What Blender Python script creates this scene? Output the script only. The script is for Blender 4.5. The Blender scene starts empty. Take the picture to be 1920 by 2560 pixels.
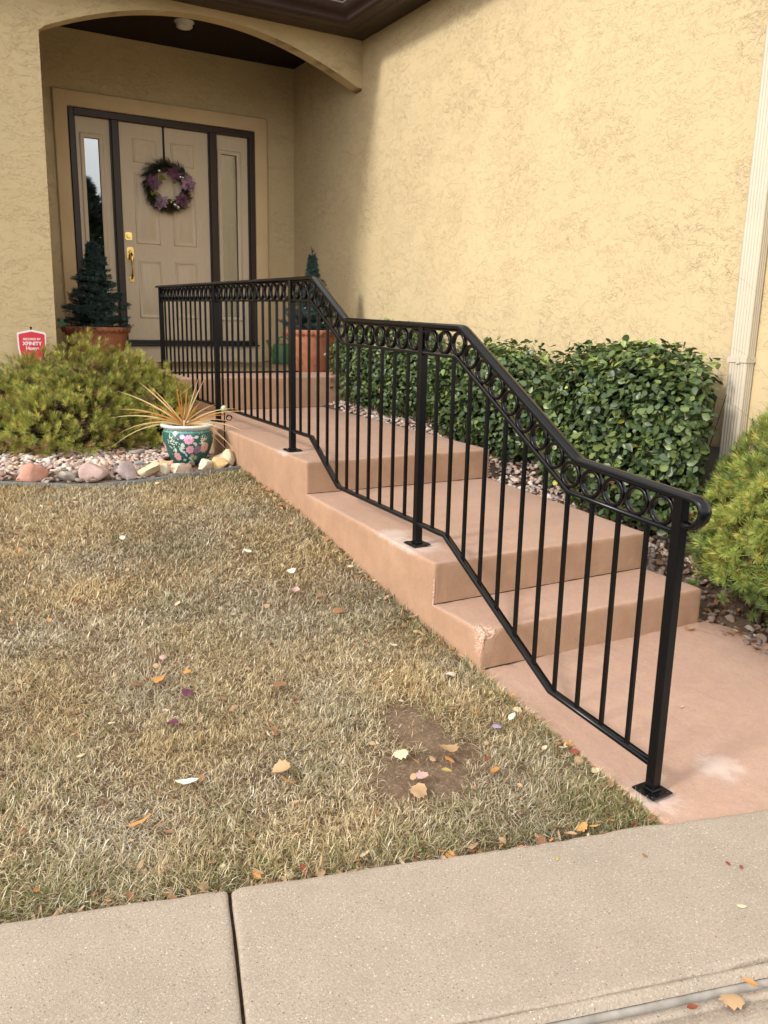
import bpy, bmesh, math, random
import numpy as np
from mathutils import Vector, Matrix, noise as mnoise

rnd = random.Random(7)
rng = np.random.default_rng(11)
sc = bpy.context.scene
C = sc.collection
PI = math.pi

# ------------------------------------------------------------------ camera
cam_d = bpy.data.cameras.new('camera')
cam = bpy.data.objects.new('camera', cam_d)
C.objects.link(cam)
YAW, PITCH, ROLL, FPX = 0.5226, 0.2242, 0.0206, 2051.7
CAM = Vector((-1.8356, -1.5262, 1.3696))
fw = Vector((math.sin(YAW) * math.cos(PITCH), math.cos(YAW) * math.cos(PITCH), -math.sin(PITCH)))
rt = Vector((math.cos(YAW), -math.sin(YAW), 0))
up = rt.cross(fw)
r2 = rt * math.cos(ROLL) + up * math.sin(ROLL)
u2 = -rt * math.sin(ROLL) + up * math.cos(ROLL)
M = Matrix((r2, u2, -fw)).transposed().to_4x4()
M.translation = CAM
cam.matrix_world = M
cam_d.sensor_fit = 'VERTICAL'
cam_d.sensor_height = 36.0
cam_d.lens = 36.0 * FPX / 2560.0
cam_d.clip_start = 0.05
cam_d.clip_end = 500
sc.camera = cam

# ------------------------------------------------------------------ sky and sun
SUN_DIR = Vector((-1.0, -0.13, 0.68)).normalized()      # towards the sun
elev = math.asin(SUN_DIR.z)
azim = math.atan2(SUN_DIR.x, SUN_DIR.y)
w = bpy.data.worlds.new('World')
sc.world = w
w.use_nodes = True
nt = w.node_tree
nt.nodes.clear()
out = nt.nodes.new('ShaderNodeOutputWorld')
bg = nt.nodes.new('ShaderNodeBackground')
sky = nt.nodes.new('ShaderNodeTexSky')
sky.sky_type = 'NISHITA'
sky.sun_disc = False
sky.sun_elevation = elev
sky.sun_rotation = azim
sky.air_density = 1.0
sky.dust_density = 2.0
hsv = nt.nodes.new('ShaderNodeHueSaturation')
hsv.inputs['Saturation'].default_value = 0.45
tc = nt.nodes.new('ShaderNodeTexCoord')
mp = nt.nodes.new('ShaderNodeMapping')
mp.inputs['Scale'].default_value = (1, 1, 3.0)
cn = nt.nodes.new('ShaderNodeTexNoise')
cn.inputs['Scale'].default_value = 1.6
cn.inputs['Detail'].default_value = 6
cr = nt.nodes.new('ShaderNodeMapRange')
cr.inputs['From Min'].default_value = 0.32
cr.inputs['From Max'].default_value = 0.66
cmix = nt.nodes.new('ShaderNodeMix')
cmix.data_type = 'RGBA'
cmix.inputs['B'].default_value = (14.0, 13.7, 13.2, 1)
nt.links.new(tc.outputs['Generated'], mp.inputs['Vector'])
nt.links.new(mp.outputs[0], cn.inputs['Vector'])
nt.links.new(cn.outputs[0], cr.inputs['Value'])
nt.links.new(sky.outputs[0], hsv.inputs['Color'])
nt.links.new(hsv.outputs[0], cmix.inputs['A'])
nt.links.new(cr.outputs[0], cmix.inputs['Factor'])
nt.links.new(cmix.outputs['Result'], bg.inputs['Color'])
bg.inputs['Strength'].default_value = 0.15
nt.links.new(bg.outputs[0], out.inputs[0])

sun_d = bpy.data.lights.new('sun', 'SUN')
sun_d.energy = 2.0
sun_d.angle = math.radians(9)
sun_d.color = (1.0, 0.96, 0.89)
sun = bpy.data.objects.new('sun', sun_d)
sun.rotation_euler = SUN_DIR.to_track_quat('Z', 'Y').to_euler()
C.objects.link(sun)

sc.view_settings.view_transform = 'Standard'
sc.view_settings.look = 'None'
sc.view_settings.gamma = 1
sc.view_settings.use_curve_mapping = False
sc.view_settings.exposure = 0.47


# ------------------------------------------------------------------ helpers
class N:
    """tiny node-tree writer"""
    def __init__(s, name):
        s.m = bpy.data.materials.new(name)
        s.m.use_nodes = True
        s.t = s.m.node_tree
        s.b = s.t.nodes['Principled BSDF']
        s.out = s.t.nodes['Material Output']
        s.co = s.t.nodes.new('ShaderNodeTexCoord').outputs['Object']

    def new(s, typ, **kw):
        n = s.t.nodes.new(typ)
        for k, v in kw.items():
            if k.startswith('_'):
                setattr(n, k[1:], v)
            else:
                s.set(n.inputs[k.replace('__', ' ')], v)
        return n

    def set(s, sock, v):
        if isinstance(v, bpy.types.NodeSocket):
            s.t.links.new(v, sock)
        else:
            if isinstance(v, tuple) and len(v) == 3 and sock.type == 'RGBA':
                v = v + (1,)
            sock.default_value = v

    def mapping(s, scale=(1, 1, 1), src=None, loc=(0, 0, 0), rot=(0, 0, 0)):
        n = s.new('ShaderNodeMapping', Scale=scale, Location=loc, Rotation=rot)
        s.set(n.inputs['Vector'], src or s.co)
        return n.outputs[0]

    def noise(s, scale, detail=4, rough=0.55, dist=0.0, src=None):
        n = s.new('ShaderNodeTexNoise', Scale=scale, Detail=detail, Roughness=rough, Distortion=dist)
        s.set(n.inputs['Vector'], src or s.co)
        return n.outputs['Fac']

    def voro(s, scale, feature='F1', src=None, out='Distance', rand=1.0):
        n = s.new('ShaderNodeTexVoronoi', _feature=feature, Scale=scale, Randomness=rand)
        s.set(n.inputs['Vector'], src or s.co)
        return n.outputs[out]

    def ramp(s, v, a, b, lo=0.0, hi=1.0, smooth=False):
        n = s.new('ShaderNodeMapRange')
        if smooth:
            n.interpolation_type = 'SMOOTHSTEP'
        for k, x in zip(('Value', 'From Min', 'From Max', 'To Min', 'To Max'), (v, a, b, lo, hi)):
            s.set(n.inputs[k], x)
        return n.outputs[0]

    def math(s, op, a, b=0.0):
        n = s.t.nodes.new('ShaderNodeMath')
        n.operation = op
        s.set(n.inputs[0], a)
        s.set(n.inputs[1], b)
        return n.outputs[0]

    def mix(s, f, a, b, blend='MIX'):
        n = s.t.nodes.new('ShaderNodeMix')
        n.data_type = 'RGBA'
        n.blend_type = blend
        s.set(n.inputs['Factor'], f)
        s.set(n.inputs[6], a)
        s.set(n.inputs[7], b)
        return n.outputs[2]

    def bump(s, h, strength=1.0, dist=0.002):
        n = s.new('ShaderNodeBump', Strength=strength, Distance=dist, Height=h)
        s.set(s.b.inputs['Normal'], n.outputs[0])
        return n

    def fin(s, color, rough=0.8, spec=0.5, metal=0.0, coat=0.0):
        s.set(s.b.inputs['Base Color'], color)
        s.set(s.b.inputs['Roughness'], rough)
        s.set(s.b.inputs['Specular IOR Level'], spec)
        s.set(s.b.inputs['Metallic'], metal)
        if coat:
            s.set(s.b.inputs['Coat Weight'], coat)
            s.set(s.b.inputs['Coat Roughness'], 0.08)
        return s.m


def simple(name, col, rough=0.6, spec=0.5, metal=0.0, var=0.12, scale=30, bump=0.0, coat=0.0):
    n = N(name)
    c2 = tuple(max(0, x * (1 - var * 2)) for x in col)
    f = n.noise(scale, 4)
    c = n.mix(n.ramp(f, 0.3, 0.7), c2, col)
    if bump:
        n.bump(n.noise(scale * 3, 4), 0.6, bump)
    return n.fin(c, rough, spec, metal, coat)


def attr_mat(name, rough=0.7, spec=0.3, transl=0.0, bump=0.0, bscale=200):
    n = N(name)
    a = n.t.nodes.new('ShaderNodeVertexColor')
    a.layer_name = 'col'
    n.fin(a.outputs['Color'], rough, spec)
    if bump:
        n.bump(n.noise(bscale, 3), 0.7, bump)
    if transl:
        tr = n.t.nodes.new('ShaderNodeBsdfTranslucent')
        n.t.links.new(a.outputs['Color'], tr.inputs['Color'])
        mx = n.t.nodes.new('ShaderNodeMixShader')
        mx.inputs[0].default_value = transl
        n.t.links.new(n.b.outputs[0], mx.inputs[1])
        n.t.links.new(tr.outputs[0], mx.inputs[2])
        n.t.links.new(mx.outputs[0], n.out.inputs['Surface'])
    return n.m


def link(o, parent=None):
    C.objects.link(o)
    if parent is not None:
        o.parent = parent
    return o


def tag(o, label=None, cat=None, group=None, kind=None):
    if label: o['label'] = label
    if cat: o['category'] = cat
    if group: o['group'] = group
    if kind: o['kind'] = kind
    return o


def empty(name, label, cat, loc=(0, 0, 0), group=None):
    o = bpy.data.objects.new(name, None)
    o.location = loc
    link(o)
    return tag(o, label, cat, group)


def mesh_np(name, V, F, mat, smooth=False, col=None):
    """V (n,3), F (m,k) one face size or a list of arrays of different face sizes"""
    me = bpy.data.meshes.new(name)
    V = np.asarray(V, dtype=np.float32)
    Fs = F if isinstance(F, list) and isinstance(F[0], np.ndarray) else [F]
    Fs = [np.asarray(f, dtype=np.int32) for f in Fs if len(f)]
    me.vertices.add(len(V))
    me.vertices.foreach_set('co', V.ravel())
    loops = np.concatenate([f.ravel() for f in Fs])
    counts = np.concatenate([np.full(len(f), f.shape[1], dtype=np.int32) for f in Fs])
    starts = np.concatenate([[0], np.cumsum(counts)[:-1]]).astype(np.int32)
    me.loops.add(len(loops))
    me.loops.foreach_set('vertex_index', loops)
    me.polygons.add(len(counts))
    me.polygons.foreach_set('loop_start', starts)
    me.polygons.foreach_set('loop_total', counts)
    if smooth:
        me.polygons.foreach_set('use_smooth', np.ones(len(counts), dtype=bool))
    me.update(calc_edges=True)
    me.validate()
    if col is not None:
        a = me.color_attributes.new('col', 'FLOAT_COLOR', 'POINT')
        c = np.ones((len(V), 4), dtype=np.float32)
        c[:, :3] = col
        a.data.foreach_set('color', c.ravel())
    if mat:
        me.materials.append(mat)
    return me


def obj_np(name, V, F, mat, parent=None, smooth=False, col=None, kind=None, loc=None):
    me = mesh_np(name, V, F, mat, smooth, col)
    o = bpy.data.objects.new(name, me)
    link(o, parent)
    if loc is not None:
        o.location = loc
    if kind:
        o['kind'] = kind
    return o


def scatter(tv, tf, pos, rot, scale, tcol=None, icol=None):
    """copies of template tv/tf: pos (n,3), rot (n,3,3), scale (n,) or (n,3)"""
    n, k = len(pos), len(tv)
    s = np.asarray(scale)
    if s.ndim == 1:
        s = np.repeat(s[:, None], 3, 1)
    V = np.einsum('nij,nkj->nki', rot, tv[None] * s[:, None, :]) + pos[:, None, :]
    F = (np.asarray(tf)[None] + (np.arange(n) * k)[:, None, None]).reshape(-1, np.asarray(tf).shape[1])
    col = None
    if icol is not None:
        tcc = np.ones((k, 3)) if tcol is None else tcol
        col = (icol[:, None, :] * tcc[None]).reshape(-1, 3)
    return V.reshape(-1, 3), F, col


def frames(zdir, spin=None):
    """rotation matrices whose third column follows zdir"""
    z = zdir / np.linalg.norm(zdir, axis=1, keepdims=True)
    a = np.where(np.abs(z[:, 2:3]) < 0.9, np.array([[0, 0, 1.0]]), np.array([[1.0, 0, 0]]))
    x = np.cross(a, z)
    x /= np.linalg.norm(x, axis=1, keepdims=True)
    y = np.cross(z, x)
    if spin is not None:
        c, s_ = np.cos(spin)[:, None], np.sin(spin)[:, None]
        x, y = c * x + s_ * y, -s_ * x + c * y
    return np.stack([x, y, z], axis=2)


def bm_obj(name, bm, mat, parent=None, smooth=False, kind=None):
    me = bpy.data.meshes.new(name)
    bmesh.ops.recalc_face_normals(bm, faces=bm.faces)
    bm.to_mesh(me)
    bm.free()
    if smooth:
        for p in me.polygons:
            p.use_smooth = True
    me.materials.append(mat)
    o = bpy.data.objects.new(name, me)
    link(o, parent)
    if kind: o['kind'] = kind
    return o


def bx(bm, x0, x1, y0, y1, z0, z1, bev=0.0, seg=2):
    r = bmesh.ops.create_cube(bm, size=1)
    vs = r['verts']
    bmesh.ops.scale(bm, verts=vs, vec=(x1 - x0, y1 - y0, z1 - z0))
    bmesh.ops.translate(bm, verts=vs, vec=((x0 + x1) / 2, (y0 + y1) / 2, (z0 + z1) / 2))
    if bev:
        es = list({e for v in vs for e in v.link_edges})
        bmesh.ops.bevel(bm, geom=es, offset=bev, segments=seg, affect='EDGES', profile=0.5)
    return vs


def box(name, x0, x1, y0, y1, z0, z1, mat, parent=None, bev=0.0, seg=2, smooth=False):
    bm = bmesh.new()
    bx(bm, x0, x1, y0, y1, z0, z1, bev, seg)
    return bm_obj(name, bm, mat, parent, smooth)


def lathe(profile, seg=48, cx=0, cy=0, cz=0, cap=True):
    P = np.array(profile, dtype=float)
    a = np.linspace(0, 2 * PI, seg, endpoint=False)
    V = np.stack([np.outer(P[:, 0], np.cos(a)) + cx, np.outer(P[:, 0], np.sin(a)) + cy,
                  np.repeat(P[:, 1][:, None], seg, 1) + cz], axis=2).reshape(-1, 3)
    F = []
    for i in range(len(P) - 1):
        for j in range(seg):
            k = (j + 1) % seg
            F.append((i * seg + j, i * seg + k, (i + 1) * seg + k, (i + 1) * seg + j))
    return V, np.array(F)


def tube(pts, radii, seg=6):
    pts = np.asarray(pts, float)
    n = len(pts)
    if np.isscalar(radii): radii = [radii] * n
    t = np.gradient(pts, axis=0)
    R = frames(t)
    # keep frames from flipping
    for i in range(1, n):
        x = R[i - 1][:, 0]
        z = R[i][:, 2]
        x = x - z * (x @ z)
        x /= np.linalg.norm(x)
        R[i] = np.stack([x, np.cross(z, x), z], axis=1)
    V = []
    for i in range(n):
        for k in range(seg):
            a = 2 * PI * k / seg
            V.append(pts[i] + R[i][:, 0] * math.cos(a) * radii[i] + R[i][:, 1] * math.sin(a) * radii[i])
    F = []
    for i in range(n - 1):
        for k in range(seg):
            j = (k + 1) % seg
            F.append((i * seg + k, i * seg + j, (i + 1) * seg + j, (i + 1) * seg + k))
    return np.array(V), np.array(F)


def join(parts):
    """parts: list of (V,F) or (V,F,col) with same face size"""
    V, F, c, o = [], [], [], 0
    for p in parts:
        V.append(p[0]); F.append(np.asarray(p[1]) + o); o += len(p[0])
        if len(p) > 2: c.append(p[2])
    return (np.concatenate(V), np.concatenate(F)) + ((np.concatenate(c),) if c else ())


def vnoise(x, y, scale, seed=0):
    """vectorised value noise 0..1"""
    g = np.random.default_rng(seed).random((64, 64))
    u, v = x * scale + 17.3, y * scale + 5.1
    i, j = np.floor(u).astype(int), np.floor(v).astype(int)
    f, h = u - i, v - j
    f, h = f * f * (3 - 2 * f), h * h * (3 - 2 * h)
    a, b = g[i % 64, j % 64], g[(i + 1) % 64, j % 64]
    c, d = g[i % 64, (j + 1) % 64], g[(i + 1) % 64, (j + 1) % 64]
    return (a * (1 - f) + b * f) * (1 - h) + (c * (1 - f) + d * f) * h


# ------------------------------------------------------------------ materials
def stucco(name, base):
    n = N(name)
    m1 = n.mapping((1, 1, 1.9))
    a = n.noise(8.5, 6, 0.66, 0.9, m1)
    b = n.noise(15, 6, 0.68, 0.7, n.mapping((1, 1, 1.8), loc=(3, 1, 5)))
    c = n.noise(38, 4, 0.7, 0.6)
    mask = n.ramp(n.noise(3.0, 3), 0.42, 0.60, 0.0, 1.0, True)
    mask2 = n.ramp(n.noise(4.0, 3, src=n.mapping(loc=(4, 7, 2))), 0.42, 0.58, 0.0, 1.0, True)
    pa = n.ramp(a, 0.515, 0.535, 0, 0.55, True)
    pc = n.math('MULTIPLY', n.ramp(a, 0.60, 0.62, 0, 0.8, True), mask2)
    pb = n.math('MULTIPLY', n.ramp(b, 0.55, 0.575, 0, 0.9, True), mask)
    pd = n.math('MULTIPLY', n.ramp(c, 0.54, 0.60, 0, 0.45, True), mask2)
    h = n.math('ADD', n.math('ADD', pa, pb), n.math('ADD', pc, n.math('ADD', pd, n.math('MULTIPLY', n.noise(120, 2), 0.08))))
    n.bump(h, 0.8, 0.0031)
    big = n.ramp(n.noise(0.9, 4), 0.3, 0.7)
    col = n.mix(big, tuple(x * 0.93 for x in base), tuple(min(1, x * 1.05) for x in base))
    col = n.mix(n.ramp(n.noise(2.5, 5), 0.4, 0.75), col, tuple((base[0] * .97, base[1] * .95, base[2] * .93)))
    return n.fin(col, 0.92, 0.2)


STUC = (0.575, 0.455, 0.270)
M_stucco = stucco('yellow_stucco', STUC)


def trim_stucco():
    n = N('smooth_stucco_trim')
    n.bump(n.math('ADD', n.noise(14, 4, 0.6, 0.5), n.math('MULTIPLY', n.noise(90, 2), 0.3)), 0.6, 0.004)
    col = n.mix(n.ramp(n.noise(3, 4), 0.3, 0.7), (0.60, 0.44, 0.25), (0.67, 0.50, 0.30))
    return n.fin(col, 0.9, 0.2)


M_trim = trim_stucco()


def stained_concrete(name, base, dust=()):
    n = N(name)
    geo = n.t.nodes.new('ShaderNodeNewGeometry').outputs['Position']
    big = n.ramp(n.noise(2.2, 5, 0.6, src=geo), 0.3, 0.7)
    col = n.mix(big, tuple(x * 0.86 for x in base), tuple(min(1, x * 1.08) for x in base))
    blot = n.ramp(n.noise(7, 6, 0.65, 0.6, src=geo), 0.45, 0.75, 0, 0.45)
    col = n.mix(blot, col, (base[0] * 1.02, base[1] * 1.15, base[2] * 1.25))
    fine = n.noise(420, 2, 0.6, src=geo)
    col = n.mix(n.ramp(n.noise(55, 5, 0.75, src=geo), 0.4, 0.75, 0, 0.5), col, tuple(x * 0.68 for x in base))
    col = n.mix(n.ramp(fine, 0.3, 0.75, 0, 0.5), col, tuple(x * 0.6 for x in base))
    speck = n.ramp(n.voro(160, src=geo), 0.06, 0.12, 0.45, 0)
    col = n.mix(n.math('MULTIPLY', speck, n.ramp(n.noise(30, 2, src=geo), 0.5, 0.6)), col, (0.75, 0.62, 0.52))
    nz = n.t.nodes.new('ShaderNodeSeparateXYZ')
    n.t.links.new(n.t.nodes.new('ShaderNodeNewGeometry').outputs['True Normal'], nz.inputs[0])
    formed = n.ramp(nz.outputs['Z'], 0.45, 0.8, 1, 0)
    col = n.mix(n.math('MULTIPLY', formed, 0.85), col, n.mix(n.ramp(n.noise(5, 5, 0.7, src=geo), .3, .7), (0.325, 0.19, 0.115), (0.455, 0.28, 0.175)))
    col = n.mix(n.ramp(n.noise(120, 4, 0.8, src=geo), 0.5, 0.72, 0, 0.35), col, (0.30, 0.17, 0.12))
    # pale rub marks left round the drilled base plates
    for (p, r) in dust:
        d = n.t.nodes.new('ShaderNodeVectorMath')
        d.operation = 'DISTANCE'
        n.set(d.inputs[0], n.mapping((1, 1, 5), src=geo))
        d.inputs[1].default_value = (p[0], p[1], p[2] * 5)
        dd = n.math('ADD', d.outputs['Value'], n.math('MULTIPLY', n.math('SUBTRACT', n.noise(13, 5, 0.7, src=geo), 0.5), r * 1.3))
        f = n.ramp(dd, r * 0.25, r * 0.95, 0.36, 0, True)
        col = n.mix(f, col, (0.74, 0.66, 0.62))
    # streaks of worn stain on the vertical sides, along z
    st = n.noise(16, 4, 0.6, src=n.mapping((1, 1, 0.18), src=geo))
    col = n.mix(n.ramp(st, 0.52, 0.75, 0, 0.28), col, (base[0] * 1.05, base[1] * 0.98, base[2] * 0.75))
    a = n.t.nodes.new('ShaderNodeVertexColor')
    a.layer_name = 'col'
    sep = n.t.nodes.new('ShaderNodeSeparateColor')
    n.t.links.new(a.outputs['Color'], sep.inputs[0])
    agg = n.mix(n.ramp(n.noise(150, 3, src=geo), 0.4, 0.6), (0.40, 0.20, 0.13), (0.70, 0.50, 0.40))
    col = n.mix(sep.outputs[0], col, agg)
    hgt = n.math('ADD', n.math('MULTIPLY', n.noise(180, 4, 0.65, src=geo), 0.6), n.noise(22, 5, 0.6, src=geo))
    hgt = n.math('ADD', hgt, n.math('MULTIPLY', n.math('MULTIPLY', n.noise(110, 2, src=geo), sep.outputs[0]), 3))
    pit = n.ramp(n.voro(75, src=geo), 0.05, 0.14, 1, 0)
    pit = n.math('MULTIPLY', pit, n.ramp(n.noise(11, 3, src=geo), 0.5, 0.6))
    hgt = n.math('SUBTRACT', hgt, n.math('MULTIPLY', pit, 0.8))
    n.bump(hgt, 0.9, 0.0036)
    return n.fin(col, 0.85, 0.3)


DUST = [((-0.01, 0.0, 0.0), 0.12), ((0.0, 1.369, 0.445), 0.17), ((0.0, 2.708, 0.663), 0.14), ((0.0, 3.988, 0.72), 0.12), ((-.01, 1.55, .45), .12), ((0.30, 0.02, 0), 0.12)]
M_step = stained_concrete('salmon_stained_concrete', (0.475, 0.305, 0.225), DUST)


def sidewalk_mat():
    n = N('exposed_grey_concrete')
    geo = n.t.nodes.new('ShaderNodeNewGeometry').outputs['Position']
    base = n.mix(n.ramp(n.noise(3.5, 5, src=geo), 0.3, 0.7), (0.29, 0.235, 0.18), (0.36, 0.295, 0.23))
    base = n.mix(n.ramp(n.noise(14, 5, 0.7, src=geo), 0.5, 0.8, 0, 0.5), base, (0.36, 0.265, 0.20))
    base = n.mix(n.ramp(n.noise(500, 2, src=geo), 0.35, 0.7, 0, 0.45), base, (0.30, 0.25, 0.20))
    grit = n.noise(170, 3, 0.75, src=geo)
    base = n.mix(n.ramp(grit, 0.50, 0.68, 0, 0.55), base, (0.50, 0.43, 0.35))
    base = n.mix(n.ramp(grit, 0.46, 0.30, 0, 0.55), base, (0.22, 0.18, 0.145))
    col, near = base, None
    for (sc_, lo, hi, tw, td, kw, kd) in ((150, .16, .30, .74, .20, .55, .6), (85, .12, .22, .88, .12, .6, .85), (34, .05, .10, .93, .08, .65, .8)):
        d1 = n.voro(sc_, src=geo)
        q = n.t.nodes.new('ShaderNodeSeparateColor')
        n.t.links.new(n.voro(sc_, src=geo, out='Color'), q.inputs[0])
        nr_ = n.ramp(n.math('ADD', d1, n.math('MULTIPLY', n.math('SUBTRACT', grit, 0.5), 0.25)), lo, hi, 1, 0)
        white = n.math('MULTIPLY', nr_, n.math('GREATER_THAN', q.outputs[0], tw))
        dark = n.math('MULTIPLY', nr_, n.math('LESS_THAN', q.outputs[0], td))
        tan = n.math('MULTIPLY', nr_, n.math('GREATER_THAN', q.outputs[1], .88))
        col = n.mix(n.math('MULTIPLY', white, kw), col, (0.70, 0.63, 0.52))
        col = n.mix(n.math('MULTIPLY', tan, 0.6), col, (0.42, 0.25, 0.15))
        col = n.mix(n.math('MULTIPLY', dark, kd), col, (0.11, 0.10, 0.095))
        near = nr_ if near is None else near
    stain = n.ramp(n.noise(5.5, 5, 0.7, 0.5, src=geo), 0.56, 0.75, 0, 0.35)
    col = n.mix(stain, col, (0.30, 0.24, 0.18))
    h = n.math('ADD', n.math('MULTIPLY', grit, 0.9), n.math('MULTIPLY', near, 0.35))
    n.bump(h, 0.8, 0.0024)
    return n.fin(col, 0.88, 0.3)


M_walk = sidewalk_mat()
M_curb = simple('worn_grey_curb_concrete', (0.37, 0.335, 0.29), 0.85, 0.3, var=0.25, scale=14, bump=0.002)
M_asph = simple('asphalt', (0.07, 0.07, 0.07), 0.9, 0.3, var=0.2, scale=60, bump=0.003)
M_black = simple('black_powder_coat', (0.0035, 0.0035, 0.0045), 0.24, 0.28, var=0.1, scale=80, bump=0.0002)
M_brown = simple('dark_brown_paint', (0.040, 0.022, 0.017), 0.42, 0.4, var=0.1, scale=18)
M_ceil = simple('dark_brown_ceiling_board', (0.022, 0.012, 0.009), 0.7, 0.2, var=0.15, scale=10)


def door_mat():
    n = N('beige_woodgrain_paint')
    g = n.noise(9, 6, 0.7, 1.2, n.mapping((6, 1, 0.7)))
    g2 = n.noise(60, 4, 0.7, 0.3, n.mapping((6, 1, 0.35)))
    n.bump(n.math('ADD', g, n.math('MULTIPLY', g2, 0.8)), 0.6, 0.0012)
    c = n.mix(n.ramp(g, 0.3, 0.7), (0.60, 0.48, 0.34), (0.66, 0.54, 0.39))
    return n.fin(c, 0.5, 0.4)


M_door = door_mat()
M_brass = simple('polished_brass', (0.85, 0.60, 0.22), 0.14, 0.6, 1.0, var=0.05)
M_sill = simple('black_threshold', (0.008, 0.008, 0.009), 0.3, 0.5)
M_white = simple('white_enamel', (0.75, 0.72, 0.66), 0.4)
M_spout = simple('cream_downspout_paint', (0.58, 0.51, 0.395), 0.42, 0.45, var=0.04, scale=6)
M_found = simple('dusty_foundation_concrete', (0.34, 0.29, 0.23), 0.95, 0.1, scale=12, bump=0.004)


def glass_mat():
    n = N('tinted_window_glass')
    tr = n.t.nodes.new('ShaderNodeBsdfTransparent')
    tr.inputs[0].default_value = (0.30, 0.29, 0.27, 1)
    gl = n.t.nodes.new('ShaderNodeBsdfGlossy')
    gl.inputs['Roughness'].default_value = 0.015
    gl.inputs['Color'].default_value = (0.92, 0.96, 1.0, 1)
    fr = n.t.nodes.new('ShaderNodeFresnel')
    fr.inputs['IOR'].default_value = 2.1
    mx = n.t.nodes.new('ShaderNodeMixShader')
    n.t.links.new(n.math('ADD', fr.outputs[0], 0.16), mx.inputs[0])
    n.t.links.new(tr.outputs[0], mx.inputs[1])
    n.t.links.new(gl.outputs[0], mx.inputs[2])
    n.t.links.new(mx.outputs[0], n.out.inputs['Surface'])
    return n.m


M_glass = glass_mat()
M_inside = simple('dim_interior_wall', (0.05, 0.045, 0.035), 0.9, 0.1)


def terracotta():
    n = N('terracotta')
    c = n.mix(n.ramp(n.noise(9, 5, 0.65), 0.3, 0.7), (0.27, 0.095, 0.045), (0.42, 0.165, 0.085))
    c = n.mix(n.ramp(n.noise(30, 4), 0.55, 0.8, 0, 0.3), c, (0.55, 0.33, 0.22))
    n.bump(n.noise(90, 3), 0.5, 0.0012)
    return n.fin(c, 0.75, 0.3)


M_terra = terracotta()
M_soil = simple('dark_potting_soil', (0.055, 0.035, 0.022), 0.95, 0.1, var=0.3, scale=60, bump=0.006)
M_leafattr = attr_mat('hedge_leaf', 0.36, 0.42, 0.15)
M_needle = attr_mat('pine_needle', 0.5, 0.35, 0.15)
M_grass = attr_mat('dry_lawn_blade', 0.75, 0.15, 0.22)
M_dry = attr_mat('dry_fallen_leaf', 0.7, 0.2, 0.2)
M_stoneattr = attr_mat('mixed_gravel', 0.85, 0.25, 0, 0.002, 150)
M_twig = simple('brown_twig', (0.07, 0.045, 0.028), 0.9, 0.1, var=0.3, scale=40, bump=0.003)


def ground_mat(name, a, b, c):
    n = N(name)
    geo = n.t.nodes.new('ShaderNodeNewGeometry').outputs['Position']
    col = n.mix(n.ramp(n.noise(12, 6, 0.7, src=geo), 0.3, 0.7), a, b)
    col = n.mix(n.ramp(n.noise(90, 4, 0.7, src=geo), 0.5, 0.75), col, c)
    n.bump(n.math('ADD', n.noise(60, 5, 0.7, src=geo), n.math('MULTIPLY', n.noise(250, 3, src=geo), 0.4)), 1.0, 0.014)
    return n.fin(col, 0.95, 0.1)


M_lawnsoil = ground_mat('thatch_and_soil', (0.13, 0.085, 0.055), (0.23, 0.155, 0.10), (0.34, 0.25, 0.17))
M_bedsoil = ground_mat('bed_soil', (0.10, 0.065, 0.045), (0.19, 0.125, 0.085), (0.27, 0.19, 0.13))
M_far = ground_mat('far_ground', (0.12, 0.11, 0.06), (0.16, 0.14, 0.08), (0.2, 0.17, 0.1))

# ------------------------------------------------------------------ terrain functions
UD = np.array([0.9652, -0.2615])                  # along the sidewalk edge
ND = np.array([-0.2615, -0.9652])                 # away from the lawn, towards the street
E0 = np.array([-0.085, -0.124])
SX = [-1, 0, .05, .46, .94, 1.57, 2.57, 3.3, 5.5]
SZ = [-.06, -.06, -.03, .030, .095, .19, .365, .44, .50]


def s_of(x, y):
    return -((x - E0[0]) * ND[0] + (y - E0[1]) * ND[1])


def z_lawn(x, y):
    # the steps run along +y, so height follows distance from the sidewalk edge
    s = s_of(x, y) * 1.03
    return np.interp(s, SX, SZ) + 0.012 * (vnoise(np.asarray(x), np.asarray(y), 2.3, 3) - 0.5)


def z_right(x, y):
    z = np.interp(y, [-1, 0, .5, .8, 1.12, 1.5, 2.3, 3, 4.6, 6], [-.05, -.03, .045, .09, .17, .26, .44, .57, .71, .75])
    return z + np.clip(x - 1.128, 0, 1) * 0.16 + 0.02 * (vnoise(np.asarray(x), np.asarray(y), 4, 9) - 0.5)


def sheet(name, xs, ys, zf, mat, mask=None, kind='structure'):
    X, Y = np.meshgrid(xs, ys)
    Z = zf(X, Y)
    V = np.stack([X, Y, Z], 2).reshape(-1, 3)
    nx = len(xs)
    i, j = np.meshgrid(np.arange(nx - 1), np.arange(len(ys) - 1))
    a = (j * nx + i).ravel()
    F = np.stack([a, a + 1, a + nx + 1, a + nx], 1)
    if mask is not None:
        c = V[F].mean(1)
        F = F[mask(c[:, 0], c[:, 1])]
    return obj_np(name, V, F, mat, smooth=True, kind=kind)


g = sheet('ground', np.linspace(-150, 150, 31), np.linspace(-150, 150, 31), lambda x, y: 0 * x - 0.32, M_far)
ED = np.array([(-6, 4.3), (-3.0, 3.95), (-2.0, 3.72), (-1.447, 3.523), (-1.2, 3.39), (-.95, 3.29), (-.605, 3.275), (-.305, 3.32), (-.072, 3.38)])


def y_edge(x):
    return np.interp(x, ED[:, 0], ED[:, 1])


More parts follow.
